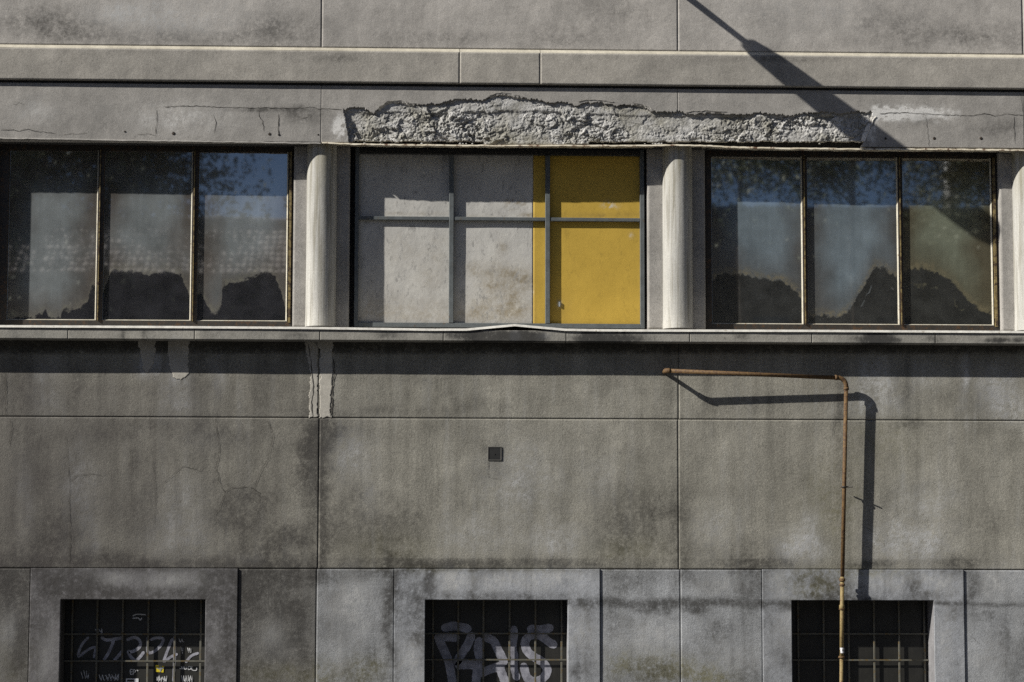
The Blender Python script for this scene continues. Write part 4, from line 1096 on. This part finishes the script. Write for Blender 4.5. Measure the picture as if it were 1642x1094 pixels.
tiled_house(-60, 640, 356, -46, R(36), 2.5, 'house with a tiled roof across the street, facing the windows')

def tree(base, h, crown, nleaf, m, lab, seed, sz=.16, group=None, t0=.5):
    rr = random.Random(seed); T_ = thing('tree', tuple(base), label=lab, cat='tree', group=group)
    cz = base[2] + h * .68; rx, rz = crown
    mb = MB(); tr = .007 * h
    mb.tube([(base[0], base[1], base[2]), (base[0] + .1, base[1], base[2] + h * .25), (base[0] - .1, base[1] + .1, base[2] + h * .5), (base[0] + .05, base[1], base[2] + h * .8), (base[0], base[1], base[2] + h * .95)], [tr, tr * .8, tr * .6, tr * .3, tr * .08], 9)
    tips = []
    for k in range(26):
        a = rr.uniform(0, 2 * PI); t = rr.uniform(t0, .92); z0 = base[2] + h * t
        L = rx * rr.uniform(.5, 1.0) * math.sqrt(max(.1, 1 - ((z0 - cz) / (rz * 1.2)) ** 2))
        e1 = (base[0] + L * math.cos(a) * .5, base[1] + L * math.sin(a) * .5, z0 + L * .28); e2 = (base[0] + L * math.cos(a), base[1] + L * math.sin(a), z0 + L * .35 + rr.uniform(-.4, .4))
        mb.tube([(base[0], base[1], z0), e1, e2], [tr * .32, tr * .18, tr * .05], 6); tips += [e1, e2]
        for q in range(3):
            e3 = (e2[0] + rr.gauss(0, .9), e2[1] + rr.gauss(0, .9), e2[2] + rr.gauss(.2, .6)); mb.tube([e1, e3], [tr * .1, tr * .03], 5); tips.append(e3)
    mb.build('trunk', MM['bark'], T_)
    rs = np.random.RandomState(seed)
    cl = np.array([tips[rr.randrange(len(tips))] for _ in range(150)]); ii = np.arange(nleaf) % 150
    p = cl[ii] + rs.normal(0, 1, (nleaf, 3)) * (.5 + .28 * (ii % 3))[:, None] * np.array([1, 1, .75])
    n = rs.normal(0, 1, (nleaf, 3)); n /= np.linalg.norm(n, axis=1)[:, None]
    t = np.cross(n, rs.normal(0, 1, (nleaf, 3))); t /= np.linalg.norm(t, axis=1)[:, None]; b = np.cross(n, t)
    qq = (sz * rs.uniform(.6, 1.3, nleaf))[:, None]
    AV = np.stack([p - t * qq, p + b * qq * .55, p + t * qq, p - b * qq * .55], 1).reshape(-1, 3)
    me = bpy.data.meshes.new('crown'); me.vertices.add(4 * nleaf); me.vertices.foreach_set('co', AV.astype(np.float32).ravel())
    me.loops.add(4 * nleaf); me.loops.foreach_set('vertex_index', np.arange(4 * nleaf, dtype=np.int32))
    me.polygons.add(nleaf); me.polygons.foreach_set('loop_start', np.arange(0, 4 * nleaf, 4, dtype=np.int32)); me.update(calc_edges=True)
    child('crown', me, m, T_)
    return T_
q = MR(70, 300, -34); tree((q[0], -34, -.15), 15.6, (3.9, 4.4), 90000, MM['leaf'], 'tall dense leafy tree left of the tiled house across the street', 5, .075)
q = MR(1190, 300, -40); tree((q[0], -40, -.15), 18.6, (4.2, 3.2), 22000, MM['leaf2'], 'open branched tree across the street right of the tiled house', 7, .07, t0=.55)
q = MR(1370, 300, -37); tree((q[0], -37, -.15), 18.4, (3.8, 3.2), 36000, MM['leaf'], 'broad green tree across the street facing the right window', 8, .07, t0=.55)
q = MR(1610, 300, -42); tree((q[0], -42, -.15), 19.2, (2.2, 3.0), 22000, MM['leaf2'], 'small crowned tree at the right end of the row across the street', 9, .07, t0=.55)
q = MR(1522, 262, -60); ms = thing('mast', (q[0], -60, -.15), label='tall white mast rising behind the trees across the street', cat='mast')
MB().tube([(q[0], -60, -.15), (q[0], -60, q[2] * .6), (q[0], -60, q[2] + .3)], [.35, .28, .2], 10).build('pole', MM['mastwhite'], ms, True)
for i in range(5):
    zz = q[2] - .4 - i * .9; MB().tube([(q[0], -60, zz), (q[0], -60, zz - .18)], .34, 10).build('collar', MM['iron'], ms, True)

# unseen taller blocks added to cut sky light; the last, lower one is mirrored
def block(x0, x1, y0, y1, h, lab, face):
    B = thing('apartment_block', ((x0 + x1) / 2, (y0 + y1) / 2, -.15), label=lab, cat='building', group='apartment blocks along the street')
    MB().box(x0, x1, y0, y1, -.15, h).build('wall', MM['render'], B)
    MB().box(x0 - .3, x1 + .3, y0 - .3, y1 + .3, h + .002, h + .35).build('roof', MM['bark'], B)
    w = MB().box(-.6, .6, 0, .06, 0, 1.6); me = mesh('window', w.V, w.F); me.materials.append(MM['darkglass'])
    a, b = (x0, x1) if face == 'y' else (y0, y1)
    n = int((b - a) / 3.4)
    for i in range(n):
        for fl in range(int((h - 1) / 3.2)):
            o = bpy.data.objects.new('window', me); COL.objects.link(o); o.parent = B
            c = a + (i + .5) * (b - a) / n; z = 1.1 + fl * 3.2
            q = mathutils.Vector((c, y1 - .01, z)) if face == 'y' else mathutils.Vector((x1 + .05, c, z))
            o.location = q - B.location
            if face == 'x': o.rotation_euler.z = PI / 2
block(-58, -24, -50, -33, 10.5, 'long apartment block across the street on the left', 'y')
block(18, 64, -50, -33, 19, 'long apartment block across the street on the right', 'y')
block(-62, -46, -30, 12, 22, 'apartment block at the left end of the street', 'x')
block(34, 52, -30, 12, 20, 'apartment block at the right end of the street', 'y')
block(5.0, 25, -64, -53, 12.3, 'lower apartment block behind the trees across the street', 'y')
